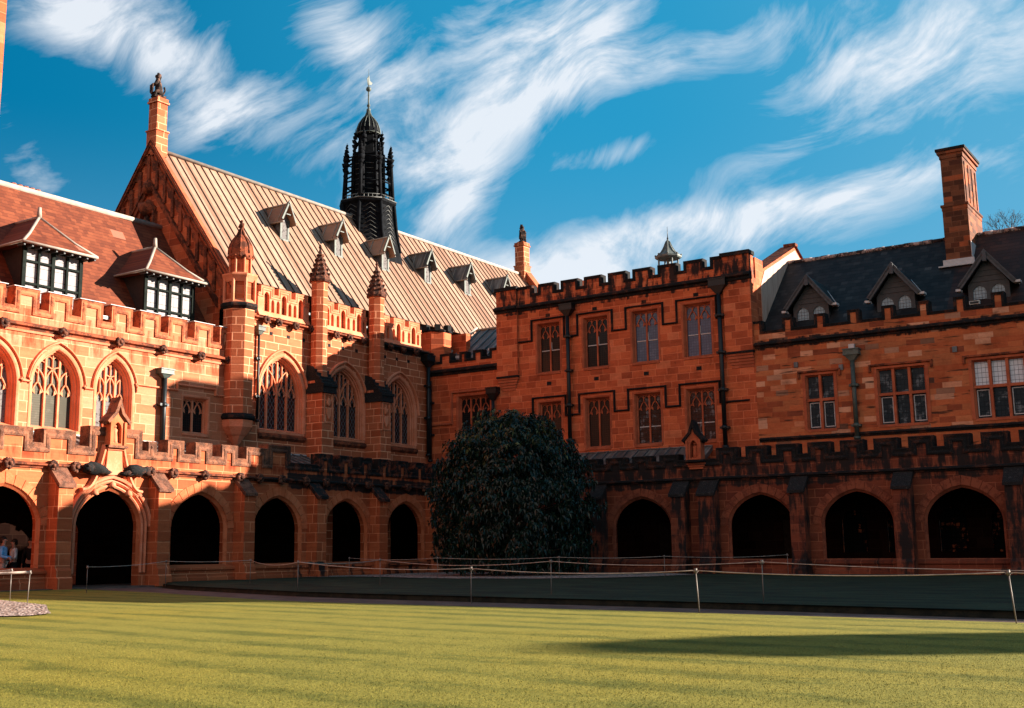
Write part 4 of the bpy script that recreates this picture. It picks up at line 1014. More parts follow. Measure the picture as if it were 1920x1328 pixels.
k = Mesh(); k.tube([(x0 - .05, .5, 11.2), (x0 + .15, 4.2, 13.9)], .09, 5); k.tube([(x0, 4.2, 13.75), (x1, 4.2, 13.75)], .07, 5); part('flashing', k, 'ridge', rf)
k = Mesh(); k.box(-36.8, -36.2, .36, .5, 11.5, 11.62); k.box(-34.6, -33.9, .36, .5, 11.7, 11.82); part('flashing', k, 'white', rf)
m = Mesh(); m.lathe(-38.55, .95, [(.92, 10.5), (.92, 13.2)], 8, rot=PI / 8)
st = part('stair_turret', m, 'blockstone', link)
k = Mesh()
for q in range(8):
    a_ = q * PI / 4; k.lathe(-38.55 + .85 * math.cos(a_), .95 + .85 * math.sin(a_), [(.22, 13.15), (.22, 13.5)], 4, rot=a_ + PI / 4)
k.lathe(-38.55, .95, [(.97, 13.1), (.99, 13.18), (.95, 13.22)], 8, rot=PI / 8); part('coping', k, 'soot', st)
k = Mesh(); k.box(-38.4, -37.1, 1.9, 2.3, 10.8, 13.15); part('stub_wall', k, 'blockstone', link)
pipe(link, -33.95, 9.1, 6.2, 'iron', -.2, (.32, .45), None, .09)
pipe(link, -38.05, 10.3, 5.9, 'iron', -.2, None, None, .09)

# ================================================================== RED CASTELLATED BLOCK
blk = root('castellated_block', 'tall red ashlar block with battlements and two rows of four traceried windows, in shade', 'building', (-26.7, 51.1, 0), 0, None, -26.7)
wx = [(-31.30, -29.95), (-28.58, -27.20), (-25.85, -24.45), (-23.13, -21.70)]
hs = [rect(a, b, 10.12, 12.68) for a, b in wx] + [rect(a, b, 6.13, 8.60) for a, b in wx]
m = Mesh(); m.plate([(-33.7, 0), (-33.7, 13.6), (-19.65, 13.6), (-19.65, 0)], hs, 0, .6); part('wall', m, 'blockstone', blk)
gmats = ['glass_dark', 'glass_dark', 'glass_blue', 'glass_blue']
for i, (a, b) in enumerate(wx):
    rect_window(blk, a, b, 10.12, 12.68, 2, 11.95, gmats[i], 'rtrim', sash=(.45, .45, .42, .42)[i])
    rect_window(blk, a, b, 6.13, 8.60, 2, 7.82, ('glass_dark', 'glass_dark', 'glass_lead', 'glass_lead')[i], 'rtrim', sash=(None, None, .35, .35)[i])
for zt, zd in ((12.86, 11.80), (8.80, 7.80)):
    pth = [(-32.4 if zt > 10 else -33.68, zd)]
    for a, b in wx: pth += [(a - .26, zd), (a - .26, zt), (b + .24, zt), (b + .24, zd)]
    pth.append((-21.15 if zt > 10 else -20.0, zd))
    hood(blk, pth, 'darkmould', prof=[(0, .001), (0, -.05), (.02, -.11), (.07, -.11), (.095, -.02), (.095, .001)])
for a, b in wx:
    for z in (13.08, 9.54): c = (a + b) / 2; m = Mesh(); m.box(c - .13, c + .13, -.008, .02, z - .09, z + .09); part('vent', m, 'soot', blk)
# corbelled corner piers
for a, b in ((-33.7, -32.42), (-20.98, -19.65)):
    m = Mesh(); m.box(a - .0, b, -.16, .02, 10.1, 13.62)
    pr = part('corner_pier', m, 'blockstone', blk)
    k = Mesh()
    for q in range(5): t = q * .07; k.box(a + t * .8, b - t * .8 if a < -30 else b - .02, -.16 + q * .032, .015, 10.06 - (q + 1) * .14, 10.06 - q * .14 - .02)
    part('corbel', k, 'rtrim', pr)
    k = Mesh(); k.box(a - .02, b + .02, -.22, .0, 10.02, 10.12); part('corbel_cap', k, 'soot', pr)
string(blk, -33.75, -19.6, 13.46, 13.84, 'soot', .24)
string(blk, -33.78, -32.4, 13.46, 13.84, 'soot', .20, -.18, name='pier_string'); string(blk, -21.0, -19.6, 13.46, 13.84, 'soot', .20, -.18, name='pier_string')
mb = [(-33.7, -31.53)] + [(-31.17 + 1.365 * k, -30.17 + 1.365 * k) for k in range(7)] + [(-21.62, -19.65)]
parapet(blk, -33.7, -19.65, 13.6, mb, 14.22, 14.66, 'blockstone', 'darkmould', .4, .13)
for a, b in ((-33.7, -32.45), (-20.98, -19.65)):
    m = Mesh(); m.box(a, b, -.16, -.002, 13.84, 14.66); pp = part('pier_parapet', m, 'blockstone', blk)
    k = Mesh(); k.box(a - .08, b + .05, -.23, .45, 14.66, 14.84); part('coping', k, 'soot', pp)
pipe(blk, -29.35, 13.0, 5.9, 'iron', -.22, (.36, .42), None, .10); pipe(blk, -21.18, 13.1, 5.7, 'iron', -.22, (.42, .5), None, .11)
# side wall with a low gable, above the slate roof
m = Mesh(); xs = -19.65
side = [(.61, 0), (.61, 14.62), (1.6, 14.62), (1.6, 14.25), (6.2, 16.25), (10.6, 14.1), (10.6, 0)]
m.yzprism(side, xs - .45, xs)
sw = part('side_wall', m, 'gablestone', blk)
render_ = NT('pale_lime_render'); g_, x_, y_, z_ = render_.pos()
st_ = render_.noise(render_.xyz(render_.m('MULTIPLY', y_, 5), render_.m('MULTIPLY', y_, 5), render_.m('MULTIPLY', z_, .6)), 1.0, 5, .7)
M['render'] = render_.bsdf(render_.ramp(st_, [(.3, (.34, .21, .16)), (.55, (.50, .34, .27)), (.75, (.60, .44, .36))]), .9, 0, .1, st_, .2)
k = Mesh(); k.yzprism([(1.2, 8), (1.2, 13.4), (1.75, 14.18), (6.2, 16.1), (10.5, 14.0), (10.5, 8)], xs + .002, xs + .03); part('rendered_face', k, 'render', sw)
k = Mesh(); k.add([(xs - .7, 1.6, 14.3), (xs + .1, 1.6, 14.3), (xs + .1, 6.2, 16.36), (xs - .7, 6.2, 16.36), (xs + .1, 10.7, 14.15), (xs - .7, 10.7, 14.15)], [(0, 1, 2, 3), (3, 2, 4, 5)])
k.box(xs - .5, xs + .12, 6.0, 6.4, 16.3, 16.45)
part('roof', k, 'brownstr', blk)
m = Mesh(); m.box(-33.2, -19.9, .4, 10.5, 13.4, 13.6); part('roof_deck', m, 'lead', blk)
m = Mesh(); m.box(-33.7, -33.3, .6, 10.5, 0, 13.9); part('side_wall', m, 'gablestone', blk)
# chimney behind the battlements
m = Mesh(); m.box(-32.0, -30.6, 1.6, 2.4, 13.5, 14.75); part('chimney', m, 'trim', blk)
m = Mesh(); m.box(-29.9, -28.9, 1.6, 2.4, 13.5, 15.05); part('chimney', m, 'trim', blk)

# lead cupola on the roof behind
cup = root('roof_cupola', 'small open grey lead cupola with a thin spike, above the battlements of the red block', 'cupola', (-26.5, 57, 13.9), 0)
cup.scale = (.84, .84, .84)
m = Mesh(); m.box(-.42, .42, -.42, .42, 0, 2.55); part('base', m, 'fleche', cup)
m = Mesh()
for a in (-1, 1):
    for b in (-1, 1): m.lathe(a * .46, b * .46, [(.075, 1.2), (.06, 3.3)], 8)
m.lathe(0, 0, [(.19, 2.4), (.13, 2.6), (.13, 3.3)], 8)
part('column', m, 'cupola', cup)
m = Mesh(); m.lathe(0, 0, [(.80, 3.25), (.86, 3.32), (.86, 3.42), (.70, 3.5), (.46, 3.7), (.28, 4.0), (.12, 4.4), (.05, 4.55)], 8, rot=PI / 8)
for k_ in range(8): a_ = PI / 8 + k_ * PI / 4; m.blob((.82 * math.cos(a_), .82 * math.sin(a_), 3.48), .07, 1, .1, 1); m.tube([(r * math.cos(a_), r * math.sin(a_), z) for r, z in ((.72, 3.5), (.47, 3.71), (.29, 4.01), (.12, 4.42))], .025, 4)
part('canopy', m, 'cupola', cup)
m = Mesh(); m.tube([(0, 0, 4.5), (0, 0, 5.4)], [.035, .01], 5); m.blob((0, 0, 4.62), .07, 1, .1, 1); part('spike', m, 'iron', cup)

# ================================================================== SLATE-ROOFED WING
sw_ = root('slate_roofed_wing', 'old sandstone wing with a dark slate roof, three gabled dormers and a tall chimney', 'building', (-12, 51.1, 0), 0, None, -12)
sxs = [(-17.38, -16.10, 2), (-14.25, -12.25, 3), (-10.40, -8.40, 3), (-6.5, -4.5, 3)]
m = Mesh(); ww = [hole(c, .62, .9, 2.2, 2.9, 'low', 6) for c in (-15.6, -13.7, -11.6, -9.6)]
m.plate([(-19.65, 0), (-19.65, 10.3), (-4, 10.3), (-4, 0)], [rect(a, b, 6.30, 8.72) for a, b, n in sxs] + ww, 0, .6); part('wall', m, 'oldstone', sw_)
for i, (a, b, n) in enumerate(sxs):
    deep = .26; m = Mesh(); z0, z1 = 6.30, 8.72
    m.mould([(a, z0), (a, z1), (b, z1), (b, z0)], [(0, .001), (.0, -.03), (.13, -.03), (.13, .02)], 0); m.mould([(a, z0), (a, z1), (b, z1), (b, z0)], [(0, 0), (-.07, .12), (-.07, deep + .05), (0, deep + .05)])
    lw = (b - a) / n
    for k in range(1, n): m.box(a + lw * k - .055, a + lw * k + .055, .03, deep, z0, z1)
    m.box(a, b, .035, deep, 7.55, 7.67); m.yzprism([(deep, z0 + .06), (-.03, z0), (-.03, z0 - .1), (deep, z0 - .1)], a - .02, b + .02)
    w = part('window', m, 'rtrim', sw_)
    for k in range(n):
        x0, x1 = a + lw * k + .06, a + lw * (k + 1) - .06
        q = Mesh(); q.box(x0, x1, deep - .06, deep, 7.67, z1 - .02); part('pane', q, 'glass_pale' if i == 2 else 'glass_lead', w)
        q = Mesh(); q.box(x0, x1, deep - .06, deep, z0, 7.55); part('pane', q, 'glass_lead', w)
        if k != 1 or n == 2:
            q = Mesh(); q.ribbon([(x0 + .05, z0 + .12), (x0 + .05, 7.48), (x1 - .05, 7.48), (x1 - .05, z0 + .12)], .035, deep - .10, deep - .065, closed=True); part('casement', q, 'white', w)
    hood(sw_, [(a - .22, z1 - .12), (a - .22, z1 + .10), (b + .22, z1 + .10), (b + .22, z1 - .12)], 'brownstr')
for c in (-15.6, -13.7, -11.6, -9.6):
    m = Mesh(); m.box(c - .6, c + .6, .3, .38, .9, 2.95); part('cloister_window', m, 'glass_amber', sw_)
string(sw_, -19.6, -4, 10.15, 10.46, 'soot', .2); string(sw_, -19.6, -4, 5.88, 6.09, 'soot', .14)
ms = [(-19.65, -19.24)] + [(-18.28 + 1.475 * k, -17.78 + 1.475 * k) for k in range(10)]
ms = [q for q in ms if q[1] < -4]
parapet(sw_, -19.65, -4, 10.3, ms, 10.85, 11.35, 'oldstone', 'soot', .4, .10)
m = Mesh(); m.add([(-19.7, .55, 10.75), (-11.4, .55, 10.75), (-11.4, 5.1, 15.2), (-19.7, 5.1, 15.2), (-19.7, 9.6, 10.75), (-11.4, 9.6, 10.75)], [(0, 1, 2, 3), (3, 2, 5, 4)])
rf = part('roof', m, 'slate', sw_)
m = Mesh(); m.add([(-11.4, .55, 10.75), (-4, .55, 10.75), (-4, 5.1, 15.2), (-11.4, 5.1, 15.2), (-4, 9.6, 10.75), (-11.4, 9.6, 10.75)], [(0, 1, 2, 3), (3, 2, 4, 5)])
part('brown_slate_roof', m, 'brownslate', sw_)
m = Mesh(); x = -19.7
while x < -4: m.tube([(x, 5.1, 15.22), (x + .42, 5.1, 15.22)], .10 + .015 * (int(x * 7) % 2), 6); x += .44
part('ridge_tiles', m, blotch('mottled_ridge_tile', (.03, .02, .02), (.42, .30, .27), .52, 1.6), rf)
def rof(z): return .55 + (z - 10.75) / .978
def slate_dormer(c):
    yf = 1.25; zb, ze, za_ = 10.9, 12.1, 13.30; w = .82
    m = Mesh(); m.plate([(c - w, zb), (c - w, ze), (c, za_ - .05), (c + w, ze), (c + w, zb)], [hole(c - .37, .27, zb + .1, 11.75, 12.06, 'low', 5), hole(c + .37, .27, zb + .1, 11.75, 12.06, 'low', 5)], yf, yf + .1)
    m.box(c - w, c + w, yf + .12, 3.4, zb, ze)
    for z in (12.22, 12.45, 12.68, 12.9): m.box(c - w * (13.3 - z) / 1.2, c + w * (13.3 - z) / 1.2, yf - .03, yf - .002, z, z + .03)
    d = part('dormer', m, 'slatewood', sw_)
    q = Mesh(); q.box(c - .68, c + .68, yf + .05, yf + .09, zb, 12.1); part('pane', q, 'glass_dormer', d)
    q = Mesh(); q.mould([(c - 1.05, ze - .12), (c, za_ + .02), (c + 1.05, ze - .12)], [(-.06, yf - .38), (-.06, yf - .24), (.14, yf - .24), (.14, yf - .38)])
    q.box(c - .08, c + .08, yf - .44, yf - .2, za_ - .30, za_ + .14); part('bargeboard', q, simple('grey_bargeboard', (.055, .055, .06), .6), d)
    q = Mesh()
    for s_ in (-1, 1):
        q.add([(c, yf - .40, za_ + .16), (c + s_ * 1.12, yf - .40, ze - .10), (c + s_ * 1.12, rof(ze) + .2, ze - .10), (c, rof(za_) + .3, za_ + .16)], [(0, 1, 2, 3)])
        q.add([(c, yf - .40, za_ + .10), (c + s_ * 1.12, yf - .40, ze - .16), (c + s_ * 1.12, rof(ze) + .2, ze - .16), (c, rof(za_) + .3, za_ + .10)], [(3, 2, 1, 0)])
    part('dormer_roof', q, 'slate', d)
    q = Mesh(); q.tube([(c + .35, 2.75, 13.02), (c + 1.12, 1.75, 12.02)], .022, 4); q.box(c + 1.02, c + 1.30, .9, 1.3, 11.95, 12.05); q.box(c - 1.25, c - 1.05, .9, 1.3, 11.85, 11.95); part('flashing', q, 'white', d)
for c in (-17.35, -13.55, -9.72, -5.9): slate_dormer(c)
# chimney
m = Mesh(); x0, x1, y0, y1 = -11.80, -10.72, 3.5, 6.4
m.box(x0, x1, y0, y1, 13.0, 16.15); m.box(x0 + .07, x1 - .07, y0 + .07, y1 - .07, 16.15, 18.6); m.box(x0 - .02, x1 + .02, y0 - .02, y1 + .02, 16.15, 16.32); m.box(x0 - .06, x1 + .06, y0 - .06, y1 + .06, 16.32, 16.42)
for k in range(4): m.box(x1 - .07, x1 - .03, y0 + .25 + .72 * k, y0 + .45 + .72 * k, 16.42, 18.4)
m.box(x0 + .03, x1 - .03, y0 + .03, y1 - .03, 18.6, 18.82); m.box(x0 - .05, x1 + .05, y0 - .05, y1 + .05, 18.82, 18.95)
ch = part('chimney', m, ashlar('chimney_stone', [(0, (.07, .025, .014)), (.4, (.13, .045, .022)), (.75, (.22, .08, .04)), (.93, (.40, .09, .03)), (1, (.04, .02, .015))], (.25, .1, .05), .5, .24, .02, stain=.7, mvis=.5), sw_)
m = Mesh(); m.box(x0 - .10, x1 + .10, y0 - .10, y1 + .10, 18.95, 19.07); part('chimney_cap', m, 'soot', ch)
m = Mesh(); m.box(x0 - .12, x1 + .12, y0 - .12, y0 - .02, 13.55, 13.85); m.box(x0 - .3, x1 + .22, y0 - .28, y0 - .1, 13.50, 13.56); m.box(x1 + .005, x1 + .03, y0, y0 + 1.4, 13.9, 14.6); part('flashing', m, 'white', ch)
pipe(sw_, -15.2, 9.3, 5.75, 'greeniron', -.18, (.33, .34), 'palebox', .10)
q = Mesh(); q.box(-15.32, -15.08, -.2, -.02, 9.72, 9.9); part('downpipe_outlet', q, 'white', sw_)
for x, z in ((-15.75, 8.95), (-11.0, 9.25), (-17.75, 9.25)):
    m = Mesh(); m.box(x - .09, x + .09, -.06, .01, z - .12, z + .12); part('vent_plate', m, 'lead', sw_)

# ================================================================== RANGE BEYOND THE FRAME (its skyline shades the court)
rng = root('castellated_range', 'further battlemented sandstone range continuing the shaded side of the court', 'building', (20, 51.1, 0), 0, None, 20)
m = Mesh(); m.plate([(-4, 0), (-4, 15.05), (4, 15.05), (4, 15.2), (17, 15.2), (17, 14.2), (62, 14.2), (62, 0)], [rect(-2 + 3 * k, -.6 + 3 * k, z, z + 2.5) for k in range(21) for z in (6.1, 10.1)], 0, .6); part('wall', m, 'blockstone', rng)
for k in range(21):
    for z in (6.1, 10.1): rect_window(rng, -2 + 3 * k, -.6 + 3 * k, z, z + 2.5, 2, z + 1.7, 'glass_dark', 'rtrim')
string(rng, -4, 62, 13.46, 13.84, 'soot', .22)
parapet(rng, -4, 4, 15.05, [(-4 + 1.365 * k, -3 + 1.365 * k) for k in range(6)], 15.35, 15.72, 'blockstone', 'soot', .4, .12)
parapet(rng, 4, 17, 15.2, [(4 + 1.365 * k, 5 + 1.365 * k) for k in range(10)], 15.5, 15.9, 'blockstone', 'soot', .4, .12)
parapet(rng, 17, 62, 14.2, [(17 + 1.365 * k, 18 + 1.365 * k) for k in range(32)], 14.6, 15.1, 'blockstone', 'soot', .4, .12)
m = Mesh(); m.box(-4, 62, .6, 10, 13.9, 14.2); m.yzprism([(.61, 0), (.61, 15.05), (2, 15.1), (4.9, 15.75), (6.2, 16.45), (8, 15.9), (10, 15), (10, 0)], -4, -3.6); part('roof_deck', m, 'lead', rng)
m = Mesh(); m.box(44.4, 46.4, 2.4, 5.0, 13.5, 20.6); part('turret', m, 'blockstone', rng)
m = Mesh(); m.lathe(45.4, 3.7, [(1.35, 20.6), (1.0, 21.0), (.1, 21.2)], 8); part('turret_roof', m, 'lead', rng)

# tall stair tower at the left edge
tw = root('stair_tower', 'tall orange sandstone tower whose lit edge just shows at the left margin', 'tower', (-36.5, 20.2, 0), 0)
m = Mesh(); m.box(-1.9, 2.0, -2.2, 1.74, 0, 23.5); part('shaft', m, M['gablestone'], tw)
m = Mesh(); m.box(-1.9, 2.12, -2.3, 1.84, 23.0, 23.3); part('string_course', m, 'brownstr', tw)
m = Mesh()
for k in range(4):
    for a, b in ((2.0, None),): m.box(1.6, 2.05, -2.2 + 1.1 * k, -1.5 + 1.1 * k, 23.5, 24.2)
part('merlons', m, 'hallstone', tw)

# ================================================================== STATUES
def skinned(name, chains, mat, parent=None, loc=(0, 0, 0), sub=2):
    """one continuous skin surface grown on connected chains: list of [(point, radius), ...]; a chain may start at an existing index"""
    vs, es, rs = [], [], []
    for ch in chains:
        prev = None
        for it in ch:
            if isinstance(it, int): prev = it; continue
            vs.append(it[0]); rs.append(it[1])
            if prev is not None: es.append((prev, len(vs) - 1))
            prev = len(vs) - 1
    me = bpy.data.meshes.new(name); me.from_pydata(vs, es, []); me.update()
    o = bpy.data.objects.new(name, me); COL.objects.link(o)
    md = o.modifiers.new('Skin', 'SKIN'); md.use_smooth_shade = True
    for v, r in zip(me.skin_vertices[0].data, rs): v.radius = (r, r) if not isinstance(r, tuple) else r; v.use_root = False
    me.skin_vertices[0].data[0].use_root = True
    sd = o.modifiers.new('Sub', 'SUBSURF'); sd.levels = sub; sd.render_levels = sub
    dg = bpy.context.evaluated_depsgraph_get(); ev = o.evaluated_get(dg)
    nm = bpy.data.meshes.new_from_object(ev); nm.name = name
    o.modifiers.clear(); o.data = nm; nm.materials.clear(); nm.materials.append(M[mat] if isinstance(mat, str) else mat)
    for p in nm.polygons: p.use_smooth = True
    o.location = loc
    if parent: o.parent = parent
    return o
def beast(label, loc, rz, s):
    rt = root('stone_statue', label, 'statue', loc, rz, 'statues on the gable ends of the hall')
    ch = [[((0, 0, .32 * s), .20 * s), ((0, -.02 * s, .55 * s), .17 * s), ((0, -.05 * s, .80 * s), .19 * s), ((0, -.08 * s, .98 * s), .10 * s), ((0, -.12 * s, 1.12 * s), .13 * s), ((0, -.24 * s, 1.10 * s), .075 * s)],
          [0, ((.14 * s, -.10 * s, .25 * s), .13 * s), ((.17 * s, -.26 * s, .22 * s), .09 * s), ((.17 * s, -.24 * s, .05 * s), .07 * s), ((.17 * s, -.36 * s, .03 * s), .06 * s)],
          [0, ((-.14 * s, -.10 * s, .25 * s), .13 * s), ((-.17 * s, -.26 * s, .22 * s), .09 * s), ((-.17 * s, -.24 * s, .05 * s), .07 * s), ((-.17 * s, -.36 * s, .03 * s), .06 * s)],
          [2, ((.17 * s, -.12 * s, .78 * s), .09 * s), ((.20 * s, -.28 * s, .62 * s), .065 * s), ((.10 * s, -.36 * s, .60 * s), .05 * s)],
          [2, ((-.17 * s, -.12 * s, .78 * s), .09 * s), ((-.20 * s, -.28 * s, .62 * s), .065 * s), ((-.10 * s, -.36 * s, .60 * s), .05 * s)],
          [0, ((0, .22 * s, .18 * s), .06 * s), ((.05 * s, .30 * s, .42 * s), .04 * s), ((0, .26 * s, .62 * s), .06 * s)]]
    o = skinned('body', ch, 'statue', rt)
    m = Mesh(); m.plate([(-.19 * s, .62 * s), (-.19 * s, .25 * s), (0, .06 * s), (.19 * s, .25 * s), (.19 * s, .62 * s)], (), -.42 * s, -.37 * s); part('shield', m, 'statue', rt)
    m = Mesh(); m.box(-.24 * s, .24 * s, -.3 * s, .3 * s, -.04, .05 * s); part('plinth', m, 'statue', rt)
    m = Mesh(); m.blob((0, -.02 * s, 1.08 * s), .15 * s, 4, .5, 2, sc=(1, .8, 1.1)); m.blob((0, -.08 * s, 1.26 * s), .06 * s, 2, .4, 1); part('mane', m, 'statue', rt)
    return rt
beast('dark carved seated beast on the tall pedestal at the near end of the hall roof', (-38.3 - 5.72, 36.55, 23.37), -.3, .98)
beast('small weathered seated beast on the pedestal at the far end of the hall roof', (-38.3 - 5.7, 70.0, 23.12), .9, 1.0)

# ================================================================== TREES
def big_tree():
    rt = root('evergreen_tree', 'dense dark rounded evergreen tree standing on the gravel before the shaded arcade', 'tree', (-27.85, 43, .14))
    random.seed(5)
    t = Mesh(); t.tube([(0, 0, -.1), (.05, 0, .8), (.0, .1, 2.2), (.1, 0, 4.2), (0, 0, 6.0)], [.32, .24, .2, .13, .05], 10)
    limbs = []
    for k in range(34):
        a = k * 2.399; z0 = .35 + 4.6 * (k / 34); L = (3.3 if z0 < 3.5 else 3.3 - (z0 - 3.5) * .9) * random.uniform(.7, .98)
        e = (L * math.cos(a), L * math.sin(a), z0 + L * .28)
        t.tube([(0, 0, z0), (e[0] * .5, e[1] * .5, z0 + L * .2), e], [.09, .05, .02], 6); limbs.append(e)
    part('trunk', t, 'bark', rt)
    def rad(z):
        if z < 2.6: return 3.05 - .45 * ((2.6 - z) / 2.6) ** 2
        return 3.05 * math.sqrt(max(0, 1 - ((z - 2.6) / 4.0) ** 2.4))
    c = Mesh(); n = 0
    def leafc(p, out, s, mi):
        for k in range(6):
            a = k * PI / 3 + random.uniform(-.4, .4)
            side = out.cross(Vector((0, 0, 1))); side = side.normalized() if side.length > .05 else Vector((1, 0, 0))
            up = side.cross(out).normalized()
            d = (side * math.cos(a) + up * math.sin(a)) * .85 + out * random.uniform(.0, .55) + Vector((0, 0, -.42)); d.normalize()
            L = s * random.uniform(.8, 1.25); w = L * .17
            q = d.cross(Vector((random.uniform(-1, 1), random.uniform(-1, 1), random.uniform(-1, 1)))).normalized() * w
            m1 = p + d * L * .5 + Vector((0, 0, .03)); tip = p + d * L + Vector((0, 0, -.06))
            c.add([p, m1 + q, tip, m1 - q], [(0, 1, 2, 3)], mi)
    for i in range(12500):
        z = random.uniform(.22, 6.6) if random.random() < .8 else random.uniform(3.5, 6.6)
        a = random.uniform(0, 2 * PI); r0 = rad(z)
        d = Vector((math.cos(a), math.sin(a), .0))
        lump = mnoise.noise(Vector((math.cos(a) * 2.1, math.sin(a) * 2.1, z * .75))) * .95 + mnoise.noise(Vector((math.cos(a) * 5, math.sin(a) * 5, z * 1.9))) * .62
        depth = random.random() ** 1.7
        r = (r0 + lump * .85 + .55 * max(0, d.x) * max(0, 1 - abs(z - 3.0) / 3.2)) * (1 - depth * .42)
        if r < 0.05: continue
        # clumped top shoots
        zz = z + (lump * .75 + .25 * mnoise.noise(Vector((r0 * math.cos(a) * 1.7, r0 * math.sin(a) * 1.7, 3)))) * (z > 4)
        hole_ = mnoise.noise(Vector((math.cos(a) * 3.4, math.sin(a) * 3.4, z * 1.3 + 9)))
        if hole_ > .22 and depth < .5: continue
        p = Vector((r * math.cos(a), r * math.sin(a), max(.15, zz)))
        out = (d + Vector((0, 0, (z - 2.6) * .22))).normalized()
        olive = z > 5.0 and random.random() < .13 + .1 * (z > 6)
        leafc(p, out, random.uniform(.15, .22), 1 if olive else 0)
    for k in range(46):
        a = random.uniform(0, 2 * PI); q = 2.7 * math.sqrt(random.random()); zt = 2.6 + 4.0 * (max(0, 1 - (q / 3.25) ** 2.4)) ** .42 - .25
        hh = random.uniform(.25, .75); lean = Vector((random.uniform(-.25, .25), random.uniform(-.25, .25), 1)).normalized()
        for j in range(int(7 + hh * 14)):
            p = Vector((q * math.cos(a), q * math.sin(a), zt)) + lean * hh * random.random() + Vector((random.uniform(-.16, .16), random.uniform(-.16, .16), 0))
            leafc(p, Vector((random.uniform(-1, 1), random.uniform(-1, 1), .4)).normalized(), random.uniform(.15, .2), 1 if random.random() < .22 else 0)
    for k in range(60):
        a = random.uniform(0, 2 * PI); z = random.uniform(1.2, 5.4); r1_ = rad(z) + .1; hh = random.uniform(.2, .55)
        for j in range(9):
            p = Vector(((r1_ + hh * random.random()) * math.cos(a), (r1_ + hh * random.random()) * math.sin(a), z + random.uniform(-.2, .2)))
            leafc(p, Vector((math.cos(a), math.sin(a), .1)).normalized(), random.uniform(.15, .2), 0)
    part('crown', c, ['leaf', 'leaf2'], rt)
big_tree()
bt = root('bare_tree', 'leafless twigs of a tree showing over the slate roof at the right edge', 'tree', (-12.2, 75, 0))
m = Mesh(); random.seed(12)
def twig(p, d, L, r, dep):
    q = p + d * L; m.tube([p, (p + q) / 2 + Vector((random.uniform(-.1, .1), 0, random.uniform(-.1, .1))), q], [r, r * .8, r * .6], 5)
    if dep:
        for k in range(random.choice((2, 3, 3))):
            dd = (d + Vector((random.uniform(-.8, .8), random.uniform(-.5, .5), random.uniform(-.15, .6)))).normalized(); twig(q, dd, L * random.uniform(.6, .85), r * .6, dep - 1)
m.tube([(0, 0, 0), (.1, 0, 8), (0, 0, 18.4)], [.4, .3, .12], 8)
part('trunk', m, 'bark', bt)
m = Mesh()
for k in range(7): twig(Vector((0, 0, 18.2 + k * .08)), Vector((random.uniform(-.9, .9), random.uniform(-.4, .4), random.uniform(.5, 1))).normalized(), .95, .045, 4)
part('crown', m, 'bark', bt)

# ================================================================== ROPE BARRIERS
def post_data():
    m = Mesh(); m.tube([(0, 0, -.05), (0, 0, .80)], .011, 6); m.tube([(0, 0, .74), (0, 0, .83)], .03, 6); m.box(-.05, .05, -.012, .012, .765, .79); return m.data('barrier_post', 'post')
PD = post_data()
posts = [  # x, y, lean, label
 (-24.3, 16.95, (.10, .03), 'leaning thin rope post on the pink gravel at the far left'),
 (-27.7, 18.8, (0, 0), 'rope post behind the leaning one on the left gravel'),
 (-15.70, 22.55, (0, 0), 'thin metal rope post on the near lawn edge below the tree'),
 (-9.44, 21.06, (-.055, 0), 'leaning rope post on the near lawn edge, in front of the shaded arches'),
 (-3.80, 20.33, (-.07, 0), 'thin leaning rope post on the near lawn edge at the right margin'),
 (-22.85, 24.45, (0, 0), 'thin rope post beside the bend of the brown path'),
 (-15.1, 25.1, (0, 0), 'dark rope post on the far lawn just across the path, below the tree'),
 (-9.0, 23.2, (0, 0), 'dark rope post on the far lawn just across the path, right of the tree'),
 (-24.7, 30.3, (0, 0), 'rope post on the far lawn in front of the last left arch'),
 (-27.7, 37.5, (0, 0), 'rope post at the gravel edge in front of the left side of the tree'),
 (-22.8, 38.5, (0, 0), 'rope post at the gravel edge in front of the right side of the tree'),
 (-19.9, 41.4, (0, 0), 'rope post in front of the first shaded arch right of the tree'),
 (-17.0, 46.6, (0, 0), 'rope post standing before the second shaded arch right of the tree'),
 (-31.0, 23.7, (0, 0), 'rope post at the left jamb of the ogee portal'),
 (-31.9, 27.6, (0, 0), 'rope post in front of the buttress right of the ogee portal'),
 (-30.5, 30.2, (0, 0), 'rope post in front of the second buttress right of the ogee portal'),
 (-33.4, 38.9, (0, 0), 'rope post on the far lawn before the fourth left arch'),
]
tops = {}
for i, (x, y, ln, lab) in enumerate(posts):
    zb = .13 if y > 23.9 or (i in (7,)) else .0
    o = bpy.data.objects.new('barrier_post', PD); COL.objects.link(o); o.location = (x, y, zb)
    o['label'] = lab; o['category'] = 'post'; o['group'] = 'posts of the rope barriers'
    o.rotation_euler = (ln[1], ln[0], 0)
    tp = Matrix.Rotation(ln[0], 3, 'Y') @ Vector((0, 0, .79)); tops[i] = Vector((x, y, zb)) + tp
tops['r'] = Vector((3.5, 19.6, .76)); tops['l'] = Vector((-29.0, 13.0, .70)); tops['r2'] = Vector((2.0, 21.8, .9)); tops['l2'] = Vector((-31.5, 19.0, .8))
def rope(ids, lab, r=.012, sag=.09):
    m = Mesh()
    for a, b in zip(ids, ids[1:]):
        A, B = tops[a], tops[b]; m.tube([A.lerp(B, t / 12) - Vector((0, 0, sag * (B - A).length / 7 * 4 * (t / 12) * (1 - t / 12))) for t in range(13)], r, 5)
        if isinstance(a, int): m.blob(tuple(A), .03, 1, .3, 1)
    o = single('barrier_rope', m, 'rope', lab, 'rope', group='ropes of the barriers')
rope([5, 2, 3, 4, 'r'], 'long pale rope along the near lawn edge', .0095)
